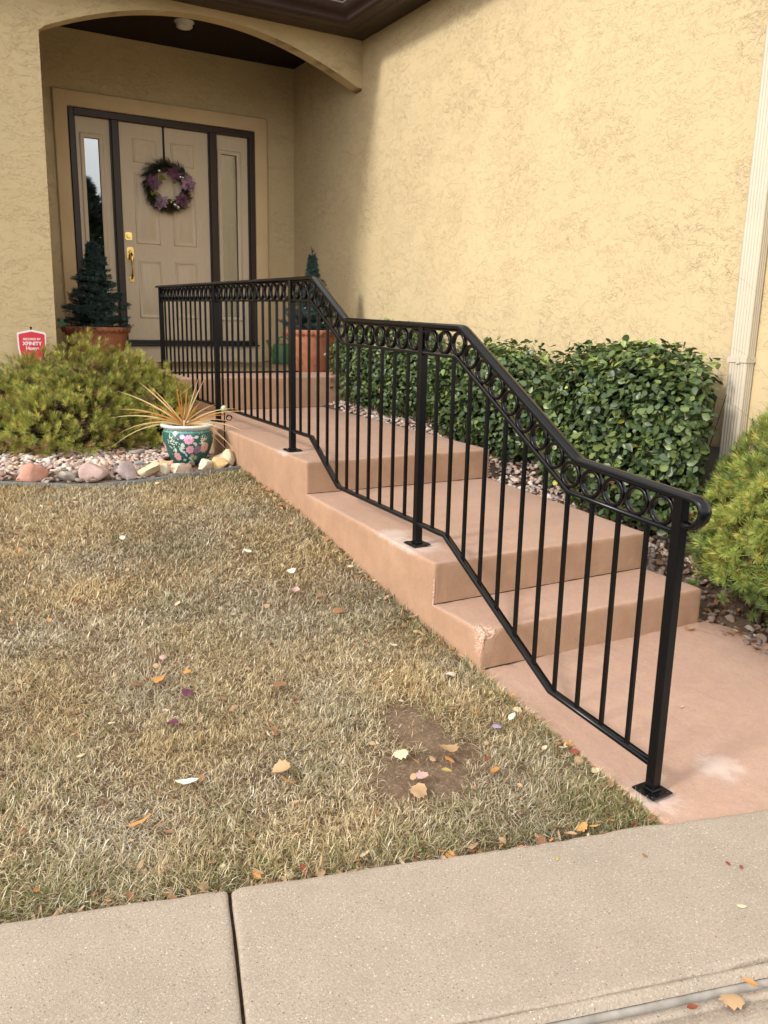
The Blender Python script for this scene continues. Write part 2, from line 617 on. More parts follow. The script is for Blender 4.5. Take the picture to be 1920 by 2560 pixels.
sheet('lawn_soil', np.linspace(-6, -0.05, 150), np.linspace(-.4, 4.4, 130), z_lawn, M_lawnsoil,
      lambda x, y: (s_of(x, y) > -0.03) & (y < y_edge(x) + 0.05))
zbedL = lambda x, y: np.interp(y, [3.2, 3.5, 4.2, 6], [.435, .455, .485, .50]) + 0.015 * (vnoise(x, y, 6, 5) - .5)
sheet('planting_bed', np.linspace(-6, -0.05, 120), np.linspace(3.2, 5.5, 50), zbedL, M_bedsoil,
      lambda x, y: y > y_edge(x) + 0.005)
sheet('gravel_bed', np.linspace(1.10, 1.95, 30), np.linspace(-0.6, 5.4, 130), z_right, M_bedsoil,
      lambda x, y: s_of(x, y) > 0)
sheet('side_yard', np.linspace(1.95, 8, 20), np.linspace(-1.6, 3, 20), lambda x, y: z_right(np.minimum(x, 1.95), y) , M_bedsoil,
      lambda x, y: s_of(x, y) > 0)


# ------------------------------------------------------------------ concrete slabs with worn, rounded edges
def lines(L, cell, r):
    end = [0, r * .35, r, r + .012, r + .024, r + .04, r + .06, r + .085]
    if L < 0.4:
        end = [0, r * .35, r, r + .012]
    mid = list(np.arange(end[-1] + cell, L - end[-1] - cell * .5, cell))
    return np.array(end + mid + [L - e for e in reversed(end)])


def slab(name, quad, ztop, zbot, mat, r=0.012, cell=0.03, parent=None, chips=(), wob=0.0010, kind=None, edge_wob=0.0, jit=0.002):
    """quad: four (x,y) corners counter-clockwise from near-left; ztop(x,y)"""
    q = [np.array(p, float) for p in quad]
    La = np.linalg.norm(q[1] - q[0]); Lb = np.linalg.norm(q[3] - q[0])
    H = max(0.12, float(ztop(*q[0]) - zbot))
    A, B = lines(La, cell, r), lines(Lb, cell, r)
    Cc = np.array([0, H * .3, H * .55, H * .75, H - r - .03, H - r - .012, H - r, H - r * .35, H])
    na, nb, nc = len(A), len(B), len(Cc)
    idx, P = {}, []

    def vid(i, j, k):
        t = (i, j, k)
        if t not in idx:
            idx[t] = len(P)
            P.append((A[i], B[j], Cc[k]))
        return idx[t]
    F = []
    for i in range(na - 1):
        for j in range(nb - 1):
            F.append((vid(i, j, nc - 1), vid(i + 1, j, nc - 1), vid(i + 1, j + 1, nc - 1), vid(i, j + 1, nc - 1)))
    for k in range(nc - 1):
        for i in range(na - 1):
            F.append((vid(i, 0, k), vid(i + 1, 0, k), vid(i + 1, 0, k + 1), vid(i, 0, k + 1)))
            F.append((vid(i + 1, nb - 1, k), vid(i, nb - 1, k), vid(i, nb - 1, k + 1), vid(i + 1, nb - 1, k + 1)))
        for j in range(nb - 1):
            F.append((vid(0, j + 1, k), vid(0, j, k), vid(0, j, k + 1), vid(0, j + 1, k + 1)))
            F.append((vid(na - 1, j, k), vid(na - 1, j + 1, k), vid(na - 1, j + 1, k + 1), vid(na - 1, j, k + 1)))
    P = np.array(P)
    L = np.array([La, Lb, H])
    cl = P.copy()
    cl[:, 0] = np.clip(P[:, 0], r, La - r); cl[:, 1] = np.clip(P[:, 1], r, Lb - r); cl[:, 2] = np.minimum(P[:, 2], H - r)
    d = P - cl
    nn = np.linalg.norm(d, axis=1, keepdims=True)
    P = np.where(nn > 1e-9, cl + d / np.maximum(nn, 1e-9) * r, P)
    u, v = P[:, 0] / La, P[:, 1] / Lb
    xy = (q[0][None] * ((1 - u) * (1 - v))[:, None] + q[1][None] * (u * (1 - v))[:, None]
          + q[2][None] * (u * v)[:, None] + q[3][None] * ((1 - u) * v)[:, None])
    ctr = sum(q) / 4
    zt = ztop(xy[:, 0], xy[:, 1])
    z = zbot + (zt - zbot) * (P[:, 2] / H)
    V = np.column_stack([xy, z])
    col = np.zeros((len(V), 3))
    for i in range(len(V)):
        p = Vector(V[i])
        k = mnoise.noise_vector(p * 7) * wob + mnoise.noise_vector(p * 28) * (wob * .6)
        # worn, slightly irregular arrises
        onedge = nn[i, 0] > 1e-6 and P[i, 2] > H - r * 1.2
        if onedge:
            k += Vector((0, 0, -1)) * max(0, mnoise.noise(p * 33) - .1) * jit * 2
            tow = Vector((ctr[0] - p.x, ctr[1] - p.y, 0)).normalized()
            k += tow * max(0, mnoise.noise(p * 21 + Vector((3, 1, 4)))) * jit * 2.5 * (1.0 if (not edge_wob or min(u[i], 1 - u[i]) * La > .03) else .15)
            if edge_wob:
                far = 1.0 if min(u[i], 1 - u[i]) * La > .03 else .0
                k += tow * (mnoise.noise(p * 3.1) + .5 * max(0, mnoise.noise(p * 11) - .15) * 2) * edge_wob * far
        for (cp, cr_, dep) in chips:
            dist = (p - Vector(cp)).length
            rr = cr_ * (0.8 + 0.5 * mnoise.noise(p * 30))
            if dist < rr:
                f = 1 - (dist / rr) ** 2
                tow = Vector((ctr[0] - cp[0], ctr[1] - cp[1], 0)).normalized() * .9 + Vector((0, 0, -.7))
                k += tow * dep * min(1, f * 1.6) + mnoise.noise_vector(p * 90) * .004
                col[i] = min(1, f * 4)
        V[i] += np.array(k)
    return obj_np(name, V, np.array(F), mat, parent, smooth=True, col=col, kind=kind)


def plane_z(y0, z0, y1, z1):
    return lambda x, y: z0 + (z1 - z0) * (y - y0) / (y1 - y0)


XL, XR = -0.07, 1.128
Y1, Y2, Y3, Y4 = 0.796, 1.124, 2.366, 4.628
zt0 = plane_z(-0.15, -0.012, Y1, 0.104)
steps = empty('concrete_steps', 'salmon stained concrete steps with wide landings climbing to the porch', 'steps')
yb = lambda x: E0[1] - (x - E0[0]) * 0.2709 - 0.004
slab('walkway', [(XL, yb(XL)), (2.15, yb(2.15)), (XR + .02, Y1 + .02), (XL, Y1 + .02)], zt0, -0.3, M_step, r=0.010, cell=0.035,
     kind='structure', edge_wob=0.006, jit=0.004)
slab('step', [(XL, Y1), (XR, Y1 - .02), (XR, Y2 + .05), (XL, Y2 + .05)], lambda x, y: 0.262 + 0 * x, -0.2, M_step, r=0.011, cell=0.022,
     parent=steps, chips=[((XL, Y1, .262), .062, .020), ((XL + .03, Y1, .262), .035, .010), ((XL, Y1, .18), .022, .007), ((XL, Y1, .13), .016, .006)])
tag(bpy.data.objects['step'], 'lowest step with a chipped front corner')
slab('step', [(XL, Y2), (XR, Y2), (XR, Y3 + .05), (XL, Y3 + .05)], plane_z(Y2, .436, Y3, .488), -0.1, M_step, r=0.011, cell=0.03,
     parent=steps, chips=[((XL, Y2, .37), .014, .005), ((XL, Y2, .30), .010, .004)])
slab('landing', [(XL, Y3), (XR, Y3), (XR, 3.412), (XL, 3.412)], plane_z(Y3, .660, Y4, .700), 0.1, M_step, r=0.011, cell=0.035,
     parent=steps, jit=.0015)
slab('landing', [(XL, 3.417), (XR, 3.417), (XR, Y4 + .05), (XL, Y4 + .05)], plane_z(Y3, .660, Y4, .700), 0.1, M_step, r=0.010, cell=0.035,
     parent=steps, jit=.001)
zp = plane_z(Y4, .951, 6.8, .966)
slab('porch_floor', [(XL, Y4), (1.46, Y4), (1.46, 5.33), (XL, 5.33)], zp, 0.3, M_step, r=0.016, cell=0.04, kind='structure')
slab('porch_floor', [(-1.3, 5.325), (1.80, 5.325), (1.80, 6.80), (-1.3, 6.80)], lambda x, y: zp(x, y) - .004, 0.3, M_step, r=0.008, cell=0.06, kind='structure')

# dark dirt-filled cracks where each riser meets the tread below
for yy, zf_, xa in ((Y1, zt0, XL), (Y2, lambda x, y: .262, XL), (Y3, lambda x, y: .4878, XL), (Y4, lambda x, y: .7, XL)):
    V, F = [], []
    xs_ = np.linspace(xa + .005, XR - .02, 90)
    for i, x in enumerate(xs_):
        wv = max(.0002, .0008 + mnoise.noise(Vector((x * 14, yy * 9, 0))) * .005)
        z0 = float(zf_(x, yy))
        V += [(x, yy - .0045 - wv, z0 + .0005), (x, yy - .004, z0 + .0012 + wv * .5), (x, yy + .004, z0 + .002 + wv)]
    for i in range(len(xs_) - 1):
        F += [(i * 3, i * 3 + 3, i * 3 + 4, i * 3 + 1), (i * 3 + 1, i * 3 + 4, i * 3 + 5, i * 3 + 2)]
    obj_np('joint_dirt', V, F, M_soil, steps)

# sidewalk slabs, curb and gutter (built along the edge direction)
walk = bpy.data.objects.new('sidewalk', None); link(walk); walk['kind'] = 'structure'


def W(u, n_):
    p = E0 + UD * u + ND * n_
    return (float(p[0]), float(p[1]))


def uof(x, y):
    return float((np.array([x, y]) - E0) @ UD)


UJ = uof(-1.266, .192)
WD = 0.515
for (a, b) in ((UJ - 1.9, UJ - .0035), (UJ + .0035, UJ + 2.4), (UJ + 2.412, UJ + 4.8)):
    s = slab('slab', [W(a, WD), W(b, WD), W(b, 0), W(a, 0)], lambda x, y: 0 * x + 0.0, -0.16, M_walk, r=0.011, cell=0.03, parent=walk,
             edge_wob=0.014, jit=0.004, wob=.0012)


def strip(name, prof, u0, u1, nseg, mat, parent=None, kind=None, wob=.0015):
    P = np.array(prof)
    us = np.linspace(u0, u1, nseg)
    V = []
    for u in us:
        for (n_, z) in P:
            x, y = W(u, n_)
            k = mnoise.noise_vector(Vector((x * 9, y * 9, z * 9))) * wob
            V.append((x + k.x, y + k.y, z + k.z))
    m = len(P)
    F = [(i * m + j, (i + 1) * m + j, (i + 1) * m + j + 1, i * m + j + 1) for i in range(nseg - 1) for j in range(m - 1)]
    return obj_np(name, V, F, mat, parent, smooth=True, kind=kind)


strip('curb', [(WD + .001, -.15), (WD + .001, -.006), (WD + .004, -.002), (WD + .012, -.004), (WD + .020, -.010), (WD + .026, -.018)], UJ - 3, UJ + 5, 200, M_walk, kind='structure')
strip('curb_lip', [(WD + .0262, -.15), (WD + .0262, -.0185), (WD + .030, -.0225), (WD + .035, -.025), (WD + .036, -.15)], UJ - 3, UJ + 5, 400, M_curb, kind='structure', wob=.0028)
strip('gutter', [(WD + .042, -.15), (WD + .042, -.028), (WD + .060, -.030), (WD + .064, -.036), (WD + .067, -.030), (WD + .14, -.033), (WD + .145, -.04), (WD + .15, -.033), (WD + .5, -.055)], UJ - 3, UJ + 5, 200,
      M_walk, kind='structure')
strip('road', [(WD + .503, -.15), (WD + .503, -.058), (WD + 8, -.03)], UJ - 40, UJ + 40, 30, M_asph, kind='structure')
strip('joint_dirt', [(0.0, -.014), (WD - .02, -.014)], UJ - .02, UJ + .02, 3, M_soil, parent=walk)

# ------------------------------------------------------------------ the house
house = empty('house', 'cream yellow stucco house with a dark brown roof edge and arched entry', 'house')
XW = 1.806   # right hand wall
YA, YB = 5.323, 5.452
YD = 6.795
ax = np.array([-.823, -.659, -.463, -.232, .127, .376, .7, 1.041, 1.4, 1.589, 1.807])
az = np.array([3.371, 3.457, 3.526, 3.592, 3.656, 3.676, 3.672, 3.621, 3.508, 3.429, 3.348])
pf = np.polyfit(ax, az, 4)
xs = np.linspace(-.824, XW - .001, 48)
arch = [(x, float(np.polyval(pf, x))) for x in xs]
bm = bmesh.new()
poly = [(-7, 0), (-.824, 0)] + arch + [(XW - .001, 4.6), (-7, 4.6)]
fv = [bm.verts.new((x, YA, z)) for x, z in poly]
bv = [bm.verts.new((x, YB, z)) for x, z in poly]
ff = bm.faces.new(fv); bb = bm.faces.new(list(reversed(bv)))
n_ = len(poly)
sel = []
for i in range(n_):
    j = (i + 1) % n_
    bm.faces.new((fv[j], fv[i], bv[i], bv[j]))
bm.edges.ensure_lookup_table()
sel = [e for e in bm.edges if e in set(ff.edges) | set(bb.edges) and all(-.83 < v.co.x < 1.9 and .5 > -1 for v in e.verts)
       and min(v.co.z for v in e.verts) < 4.0 and max(v.co.z for v in e.verts) < 4.2]
bmesh.ops.bevel(bm, geom=sel, offset=.014, segments=3, affect='EDGES')
o = bm_obj('arch_wall', bm, M_stucco, house, smooth=True)
o.data.shade_smooth()
o.modifiers.new('wn', 'WEIGHTED_NORMAL')
box('door_wall', -1.3, XW - .002, YD, YD + .15, 0.3, 3.86, M_stucco, house)
# opening behind the door: cut by building the wall in pieces
bpy.data.objects.remove(bpy.data.objects['door_wall'])
bm = bmesh.new()
bx(bm, -1.3, -.40, YD, YD + .15, 0.3, 4.2)
bx(bm, 1.37, XW - .002, YD, YD + .15, 0.3, 4.2)
bx(bm, -.40, 1.37, YD, YD + .15, 3.21, 4.2)
bm_obj('door_wall', bm, M_stucco, house)
box('side_wall', -1.45, -1.3, YB - .02, YD + .15, .3, 4.2, M_stucco, house)
bm = bmesh.new()
bx(bm, XW, XW + .2, 0.15, YD + .3, .78, 5.6)
bm_obj('long_wall', bm, M_stucco, house)
box('foundation', XW + .012, XW + .19, 0.16, YD, -.3, .782, M_found, house)
box('return_wall', XW + .2, 7, .15, .35, .0, 5.6, M_stucco, house)
box('porch_ceiling', -1.3, XW, YB - .02, YD + .1, 3.854, 3.90, M_ceil, house)
box('interior', -.45, 1.42, YD + 1.6, YD + 1.65, .9, 3.4, M_inside, house)
bm = bmesh.new()
bx(bm, -.46, -.44, YD + .15, YD + 1.6, .9, 3.4); bx(bm, 1.41, 1.43, YD + .15, YD + 1.6, .9, 3.4); bx(bm, -.46, 1.43, YD + .15, YD + 1.6, 3.4, 3.42); bx(bm, -.46, 1.43, YD + .15, YD + 1.6, .88, .9)
bm_obj('interior_side', bm, M_inside, house)
# raised band round the door
bm = bmesh.new()
bx(bm, -.518, -.395, YD - .035, YD + .01, .965, 3.352, .016, 3)
bx(bm, 1.363, 1.502, YD - .035, YD + .01, .965, 3.352, .016, 3)
bx(bm, -.50, 1.484, YD - .0345, YD + .01, 3.213, 3.3515, .016, 3)
bm_obj('door_surround', bm, M_trim, house, smooth=True)
# inner return of the surround at the frame
# ceiling light
V, F = lathe([(0.0, -.052), (.055, -.050), (.068, -.04), (.07, -.01), (.082, -.006), (.085, 0)], 40, .478, 6.075, 3.853)
obj_np('ceiling_light', V, F, M_white, house, smooth=True)

# soffit, fascia and gutter: one profile swept along both walls
def eave(name, prof, mat, parent):
    P = np.array(prof)
    path = []
    for (d, z) in P:
        path.append([(-8, YA - d, z), (XW - d, YA - d, z), (XW - d, -.6, z)])
    A = np.array(path)
    m = len(P)
    V = A.transpose(1, 0, 2).reshape(-1, 3)
    F = [(i * m + j, (i + 1) * m + j, (i + 1) * m + j + 1, i * m + j + 1) for i in range(2) for j in range(m - 1)]
    return obj_np(name, V, F, mat, parent)


ZS = 3.737
eave('soffit', [(0.001, ZS + .02), (0.001, ZS), (.235, ZS), (.235, ZS + .02)], M_brown, house)
gut = eave('gutter', [(.237, ZS + .06), (.237, ZS - .012), (.245, ZS - .018), (.325, ZS - .018), (.336, ZS - .01), (.338, ZS + .012), (.345, ZS + .03),
                (.365, ZS + .045), (.385, ZS + .062), (.388, ZS + .085), (.397, ZS + .10), (.398, ZS + .118), (.388, ZS + .122), (.384, ZS + .11), (.25, ZS + .11)], M_brown, house)
eave('roof', [(.36, ZS + .135), (.37, ZS + .15), (.3, ZS + .20), (-1.5, ZS + 1.1)], M_ceil, house)

# downspout: fluted box section with a strap
def flute_profile(x0, x1, y0, y1, k=6, dep=.004):
    pts = []
    W_ = y1 - y0
    for i in range(k):
        a = y0 + W_ * (i + .12) / k; b = y0 + W_ * (i + .88) / k
        pts += [(x0, y0 + W_ * i / k), (x0 - dep, a), (x0 - dep, b)]
    pts += [(x0, y1)]
    D_ = x1 - x0
    for i in range(4):
        pts += [(x0 + D_ * (i + .15) / 4, y1 + dep), (x0 + D_ * (i + .8) / 4, y1 + dep), (x0 + D_ * (i + 1) / 4, y1)]
    for i in range(4):
        pts += [(x1 - D_ * (i + .0) / 4, y0), (x1 - D_ * (i + .2) / 4, y0 - dep), (x1 - D_ * (i + .85) / 4, y0 - dep)]
    return pts


fp = flute_profile(1.742, 1.800, 1.150, 1.246)
zz = [.45, 1.22, 1.221, 6.0]
V = [(x, y, z) for z in (.45, 5.5) for x, y in fp]
m = len(fp)
F = [(i, (i + 1) % m, m + (i + 1) % m, m + i) for i in range(m)]
spout = obj_np('downspout', V, F, M_spout, house)
bm = bmesh.new()
bx(bm, 1.733, 1.737, 1.142, 1.254, 1.223, 1.250); bx(bm, 1.7372, 1.804, 1.142, 1.1455, 1.2232, 1.2498); bx(bm, 1.7372, 1.804, 1.2505, 1.254, 1.2232, 1.2498)
bx(bm, 1.729, 1.733, 1.18, 1.20, 1.218, 1.252)
bm_obj('strap', bm, M_spout, spout)

# door unit ------------------------------------------------------
FT, FB = 3.207, 1.128
frame = bmesh.new()
bx(frame, -.392, -.345, YD - .045, YD + .11, FB, FT, .004)
bx(frame, 1.312, 1.361, YD - .045, YD + .11, FB, FT, .004)
bx(frame, -.3449, 1.3119, YD - .044, YD + .11, 3.150, FT - .001, .004)
bx(frame, -.022, .036, YD - .043, YD + .11, FB + .05, 3.1495, .004)
bx(frame, .905, .968, YD - .043, YD + .11, FB + .05, 3.1495, .004)
# stops
for x0, x1 in ((-.3447, -.333), (-.034, -.0222), (.0362, .048), (.893, .9048), (.9682, .980), (1.300, 1.3118)):
    bx(frame, x0, x1, YD - .012, YD + .06, FB + .05, 3.1493)
bm_obj('door_frame', frame, M_brown, house)
bm = bmesh.new()
bx(bm, -.392, 1.361, YD - .05, YD + .11, FB + .004, FB + .046, .005)
bx(bm, -.41, 1.375, YD - .075, YD - .051, FB - .004, FB + .012, .004)
bm_obj('threshold', bm, M_sill, house)
box('kick_panel', -.46, 1.43, YD - .036, YD + .0, .955, FB + .003, M_door, house, bev=.003)

DY = YD + .008
door = box('door', .037, .904, DY, DY + .045, FB + .05, 3.148, M_door, house, bev=.002)
door['label'] = 'beige six panel front door'


def panel(name, x0, x1, z0, z1, y, mat, parent, glass=False):
    rings = [(0, 0), (.005, .011), (.014, .012), (.020, .001), (.040, .001), (.060, .013)] if not glass else \
        [(0, 0), (.005, .014), (.014, .018), (.022, .013), (.030, .013), (.040, .004)]
    V, F = [], []
    for (i, h) in rings:
        V += [(x0 + i, y - h, z0 + i), (x1 - i, y - h, z0 + i), (x1 - i, y - h, z1 - i), (x0 + i, y - h, z1 - i)]
    for k in range(len(rings) - 1):
        for e in range(4):
            f = (e + 1) % 4
            F.append((k * 4 + e, k * 4 + f, k * 4 + 4 + f, k * 4 + 4 + e))
    if not glass:
        b = (len(rings) - 1) * 4
        F.append((b, b + 1, b + 2, b + 3))
    F = np.array(F)
    return obj_np(name, V, F, mat, parent)


for (x0, x1, z0, z1) in ((.175, .39, 2.815, 3.012), (.531, .746, 2.815, 3.012), (.175, .395, 2.085, 2.715), (.536, .752, 2.085, 2.715),
                         (.178, .398, 1.392, 1.925), (.533, .75, 1.392, 1.925)):
    panel('door_panel', x0 - .006, x1 + .006, z0 - .006, z1 + .006, DY - .0005, M_door, door)


def ocatlate(cx, cz, w_, h_, y, t, cut):
    return [(cx - w_ + cut, cz - h_), (cx + w_ - cut, cz - h_), (cx + w_, cz - h_ + cut), (cx + w_, cz + h_ - cut),
            (cx + w_ - cut, cz + h_), (cx - w_ + cut, cz + h_), (cx - w_, cz + h_ - cut), (cx - w_, cz - h_ + cut)]


def plate(bm, pts, y0, y1):
    a = [bm.verts.new((x, y0, z)) for x, z in pts]
    b = [bm.verts.new((x, y1, z)) for x, z in pts]
    bm.faces.new(a); bm.faces.new(list(reversed(b)))
    for i in range(len(pts)):
        j = (i + 1) % len(pts)
        bm.faces.new((a[i], b[i], b[j], a[j]))


def cyl_y(bm, cx, cz, r, y0, y1, seg=24, r1=None):
    r1 = r if r1 is None else r1
    plate_pts0 = [(cx + r * math.cos(2 * PI * k / seg), cz + r * math.sin(2 * PI * k / seg)) for k in range(seg)]
    plate_pts1 = [(cx + r1 * math.cos(2 * PI * k / seg), cz + r1 * math.sin(2 * PI * k / seg)) for k in range(seg)]
    a = [bm.verts.new((x, y0, z)) for x, z in plate_pts0]
    b = [bm.verts.new((x, y1, z)) for x, z in plate_pts1]
    bm.faces.new(a); bm.faces.new(list(reversed(b)))
    for i in range(seg):
        j = (i + 1) % seg
        bm.faces.new((a[i], b[i], b[j], a[j]))


bm = bmesh.new()
plate(bm, ocatlate(.096, 2.142, .032, .036, 0, 0, .010), DY, DY - .008)
plate(bm, ocatlate(.096, 2.142, .026, .030, 0, 0, .009), DY - .008, DY - .012)
cyl_y(bm, .096, 2.142, .021, DY - .012, DY - .026, r1=.017)
bx(bm, .094, .098, DY - .028, DY - .026, 2.135, 2.149)
bm_obj('deadbolt', bm, M_brass, door)
bm = bmesh.new()
plate(bm, ocatlate(.104, 1.985, .033, .060, 0, 0, .014), DY, DY - .008)
plate(bm, ocatlate(.104, 1.985, .026, .052, 0, 0, .012), DY - .008, DY - .013)
cyl_y(bm, .104, 1.995, .018, DY - .013, DY - .02, r1=.012)
hd = bm_obj('door_handle', bm, M_brass, door)
bm = bmesh.new()
plate(bm, ocatlate(.108, 1.752, .022, .032, 0, 0, .010), DY, DY - .010)
bm_obj('lower_plate', bm, M_brass, hd)
pts = [(.106, DY - .012, 1.99), (.106, DY - .05, 1.975), (.106, DY - .062, 1.945), (.107, DY - .058, 1.90), (.108, DY - .055, 1.86), (.108, DY - .056, 1.81), (.108, DY - .045, 1.775), (.108, DY - .01, 1.758)]
V, F = tube(pts, [.010, .012, .013, .0085, .0075, .0085, .010, .012], 10)
obj_np('grip', V, F, M_brass, hd, smooth=True)

for nm, x0, x1, gx0, gx1 in (('sidelight', -.332, -.035, -.302, -.092), ('sidelight', .981, 1.299, .985, 1.228)):
    gz0, gz1 = 1.375, 3.015
    bm = bmesh.new()
    bx(bm, x0, gx0 + .036, DY, DY + .04, FB + .05, 3.148)
    bx(bm, gx1 - .036, x1, DY, DY + .04, FB + .05, 3.148)
    bx(bm, gx0 + .036, gx1 - .036, DY, DY + .04, FB + .05, gz0 + .036)
    bx(bm, gx0 + .036, gx1 - .036, DY, DY + .04, gz1 - .036, 3.148)
    s = bm_obj(nm, bm, M_door, house)
    panel('moulding', gx0, gx1, gz0, gz1, DY - .0005, M_door, s, glass=True)
    box('pane', gx0 + .03, gx1 - .03, DY + .016, DY + .022, gz0 + .03, gz1 - .03, M_glass, s)
    s['label'] = 'left sidelight reflecting pale sky and a dark tree' if x0 < 0 else 'right sidelight reflecting the stucco wall'

# ------------------------------------------------------------------ railing
rail = empty('stair_railing', 'black metal railing with rings under its handrail following the steps', 'railing')
T = [(-.03, .921), (.415, .957), (1.085, 1.362), (2.05, 1.385), (2.42, 1.592), (5.46, 1.632)]


def offset(poly, d):
    out_ = []
    n = len(poly)
    for i, (y, z) in enumerate(poly):
        if i == 0: ns = [i]
        elif i == n - 1: ns = [i - 1]
        else: ns = [i - 1, i]
        nv = []
        for k in ns:
            dy, dz = poly[k + 1][0] - poly[k][0], poly[k + 1][1] - poly[k][1]
            l = math.hypot(dy, dz)
            nv.append((-dz / l, dy / l))
        b = (sum(v[0] for v in nv), sum(v[1] for v in nv))
        lb = math.hypot(*b)
        b = (b[0] / lb, b[1] / lb)
        c = b[0] * nv[0][0] + b[1] * nv[0][1]
        out_.append((y + b[0] * d / c, z + b[1] * d / c))
    return out_


def fillet(poly, r, k=4):
    P = [Vector((p[0], p[1])) for p in poly]
    out_ = [P[0]]
    for i in range(1, len(P) - 1):
        a = (P[i - 1] - P[i]).normalized(); b = (P[i + 1] - P[i]).normalized()
        p0, p1 = P[i] + a * r, P[i] + b * r
        for t in np.linspace(0, 1, k):
            out_.append(p0 * (1 - t) ** 2 + P[i] * 2 * t * (1 - t) + p1 * t * t)
    out_.append(P[-1])
    return [(p.x, p.y) for p in out_]


def sweep_rail(name, path, prof, mat, parent, closed=True, smooth=False):
    """path in the y-z plane, prof list of (x offset, height above path)"""
    m = len(prof)
    cols = []
    for (x, h) in prof:
        cols.append([(x, y, z) for y, z in offset(path, h)])
    V = np.array(cols).transpose(1, 0, 2).reshape(-1, 3)
    F = []
    L = len(path)
    for i in range(L - 1):
        for j in range(m if closed else m - 1):
            k = (j + 1) % m
            F.append((i * m + j, i * m + k, (i + 1) * m + k, (i + 1) * m + j))
    Fs = [np.array(F)]
    if closed:
        Fs.append(np.array([list(range(m))[::-1], [(L - 1) * m + j for j in range(m)]]))
    return obj_np(name, V, Fs, mat, parent, smooth=smooth)


cap = [(-.0225, -.004), (-.0225, .005), (-.0205, .007), (-.0205, .010), (-.017, .012), (-.013, .012), (-.012, .015), (-.006, .0175), (.006, .0175), (.012, .015),
       (.013, .012), (.017, .012), (.0205, .010), (.0205, .007), (.0225, .005), (.0225, -.004), (.010, -.004), (.010, 0), (-.010, 0), (-.010, -.004)]
curl = [(-.014, .849), (-.036, .845), (-.058, .852), (-.074, .869), (-.079, .891), (-.071, .909), (-.055, .9185)]
cap = [(x * .96, h if h < 0 else h * .8) for x, h in cap]
sweep_rail('handrail', curl + fillet(T, .018), cap, M_black, rail)
barp = [(-.013, -.006), (-.013, .006), (.013, .006), (.013, -.006)]
sweep_rail('top_channel', [(.016, .9255)] + T[1:-1] + [(5.38, 1.631)], [(-.0125, -.014), (-.0125, -.0042), (.0125, -.0042), (.0125, -.014)], M_black, rail)
MID = offset(T, -.108)
MID[0] = (.015, .819); MID[-1] = (5.37, MID[-1][1])
sweep_rail('ring_band_rail', MID, barp, M_black, rail)
BOT = [(.015, .098), (.472, .140), (1.154, .537), (2.123, .564), (2.456, .777), (5.37, .822)]
sweep_rail('bottom_rail', BOT, [(-.014, -.006), (-.014, .007), (.014, .007), (.014, -.006)], M_black, rail)


def at(poly, y):
    return float(np.interp(y, [p[0] for p in poly], [p[1] for p in poly]))


def post_base_z(y):
    if y < Y1: return float(zt0(0, y))
    if y < Y3: return .436 + (y - Y2) * (.052 / (Y3 - Y2))
    if y < Y4: return .660 + (y - Y3) * (.040 / (Y4 - Y3))
    return float(zp(0, y))


POSTS = [0.0, 1.369, 2.708, 3.988, 5.37]
for y in POSTS:
    zb = post_base_z(y) + .003
    bm = bmesh.new()
    bx(bm, -.016, .016, y - .016, y + .016, zb + .006, at(T, y) - .002, .002)
    bx(bm, -.019, .019, y - .019, y + .019, zb + .006, zb + .014, .003)
    p = bm_obj('post', bm, M_black, rail)
    bp = box('base_plate', -.043, .043, y - .043, y + .043, zb, zb + .007, M_black, p, bev=.003)
    for sx in (-.032, .032):
        for sy in (-.032, .032):
            V, F = lathe([(0, .0105), (.0045, .010), (.007, .0085), (.0075, .0068)], 10, sx, y + sy, zb)
            obj_np('bolt', V, F, M_black, p, smooth=True)

for i in range(4):
    for k in range(1, 12):
        y = POSTS[i] + (POSTS[i + 1] - POSTS[i]) * k / 12
        z0, z1 = at(BOT, y) + .0065, at(MID, y) - .0055
        bm = bmesh.new()
        bx(bm, -.0064, .0064, y - .0064, y + .0064, z0, z1 + .001, .0008, 1)
        # weld bead at the foot
        r = bmesh.ops.create_icosphere(bm, subdivisions=1, radius=.0085)
        bmesh.ops.scale(bm, verts=r['verts'], vec=(1.05, 1.15, .45))
        bmesh.ops.translate(bm, verts=r['verts'], vec=(rnd.uniform(-.0015, .0015), y + rnd.uniform(-.002, .002), z0 + .001))
        bm_obj('baluster', bm, M_black, rail)

# rings share one mesh
bm = bmesh.new()
RO, RI, RW = .0458, .0340, .0085
prof = [(RO, -RW * .7), (RO, RW * .7), (RO - .0015, RW), (RI + .0015, RW), (RI, RW * .7), (RI, -RW * .7), (RI + .0015, -RW), (RO - .0015, -RW)]
SEG = 36
grid = [[bm.verts.new((x, r * math.cos(2 * PI * s / SEG), r * math.sin(2 * PI * s / SEG))) for r, x in prof] for s in range(SEG)]
for s in range(SEG):
    for k in range(len(prof)):
        a, b = grid[s], grid[(s + 1) % SEG]
        bm.faces.new((a[k], b[k], b[(k + 1) % 8], a[(k + 1) % 8]))
bmesh.ops.recalc_face_normals(bm, faces=bm.faces)
ring_me = bpy.data.meshes.new('ring')
bm.to_mesh(ring_me); bm.free()
ring_me.materials.append(M_black)
for p in ring_me.polygons: p.use_smooth = True
MC = offset(T, -.058)
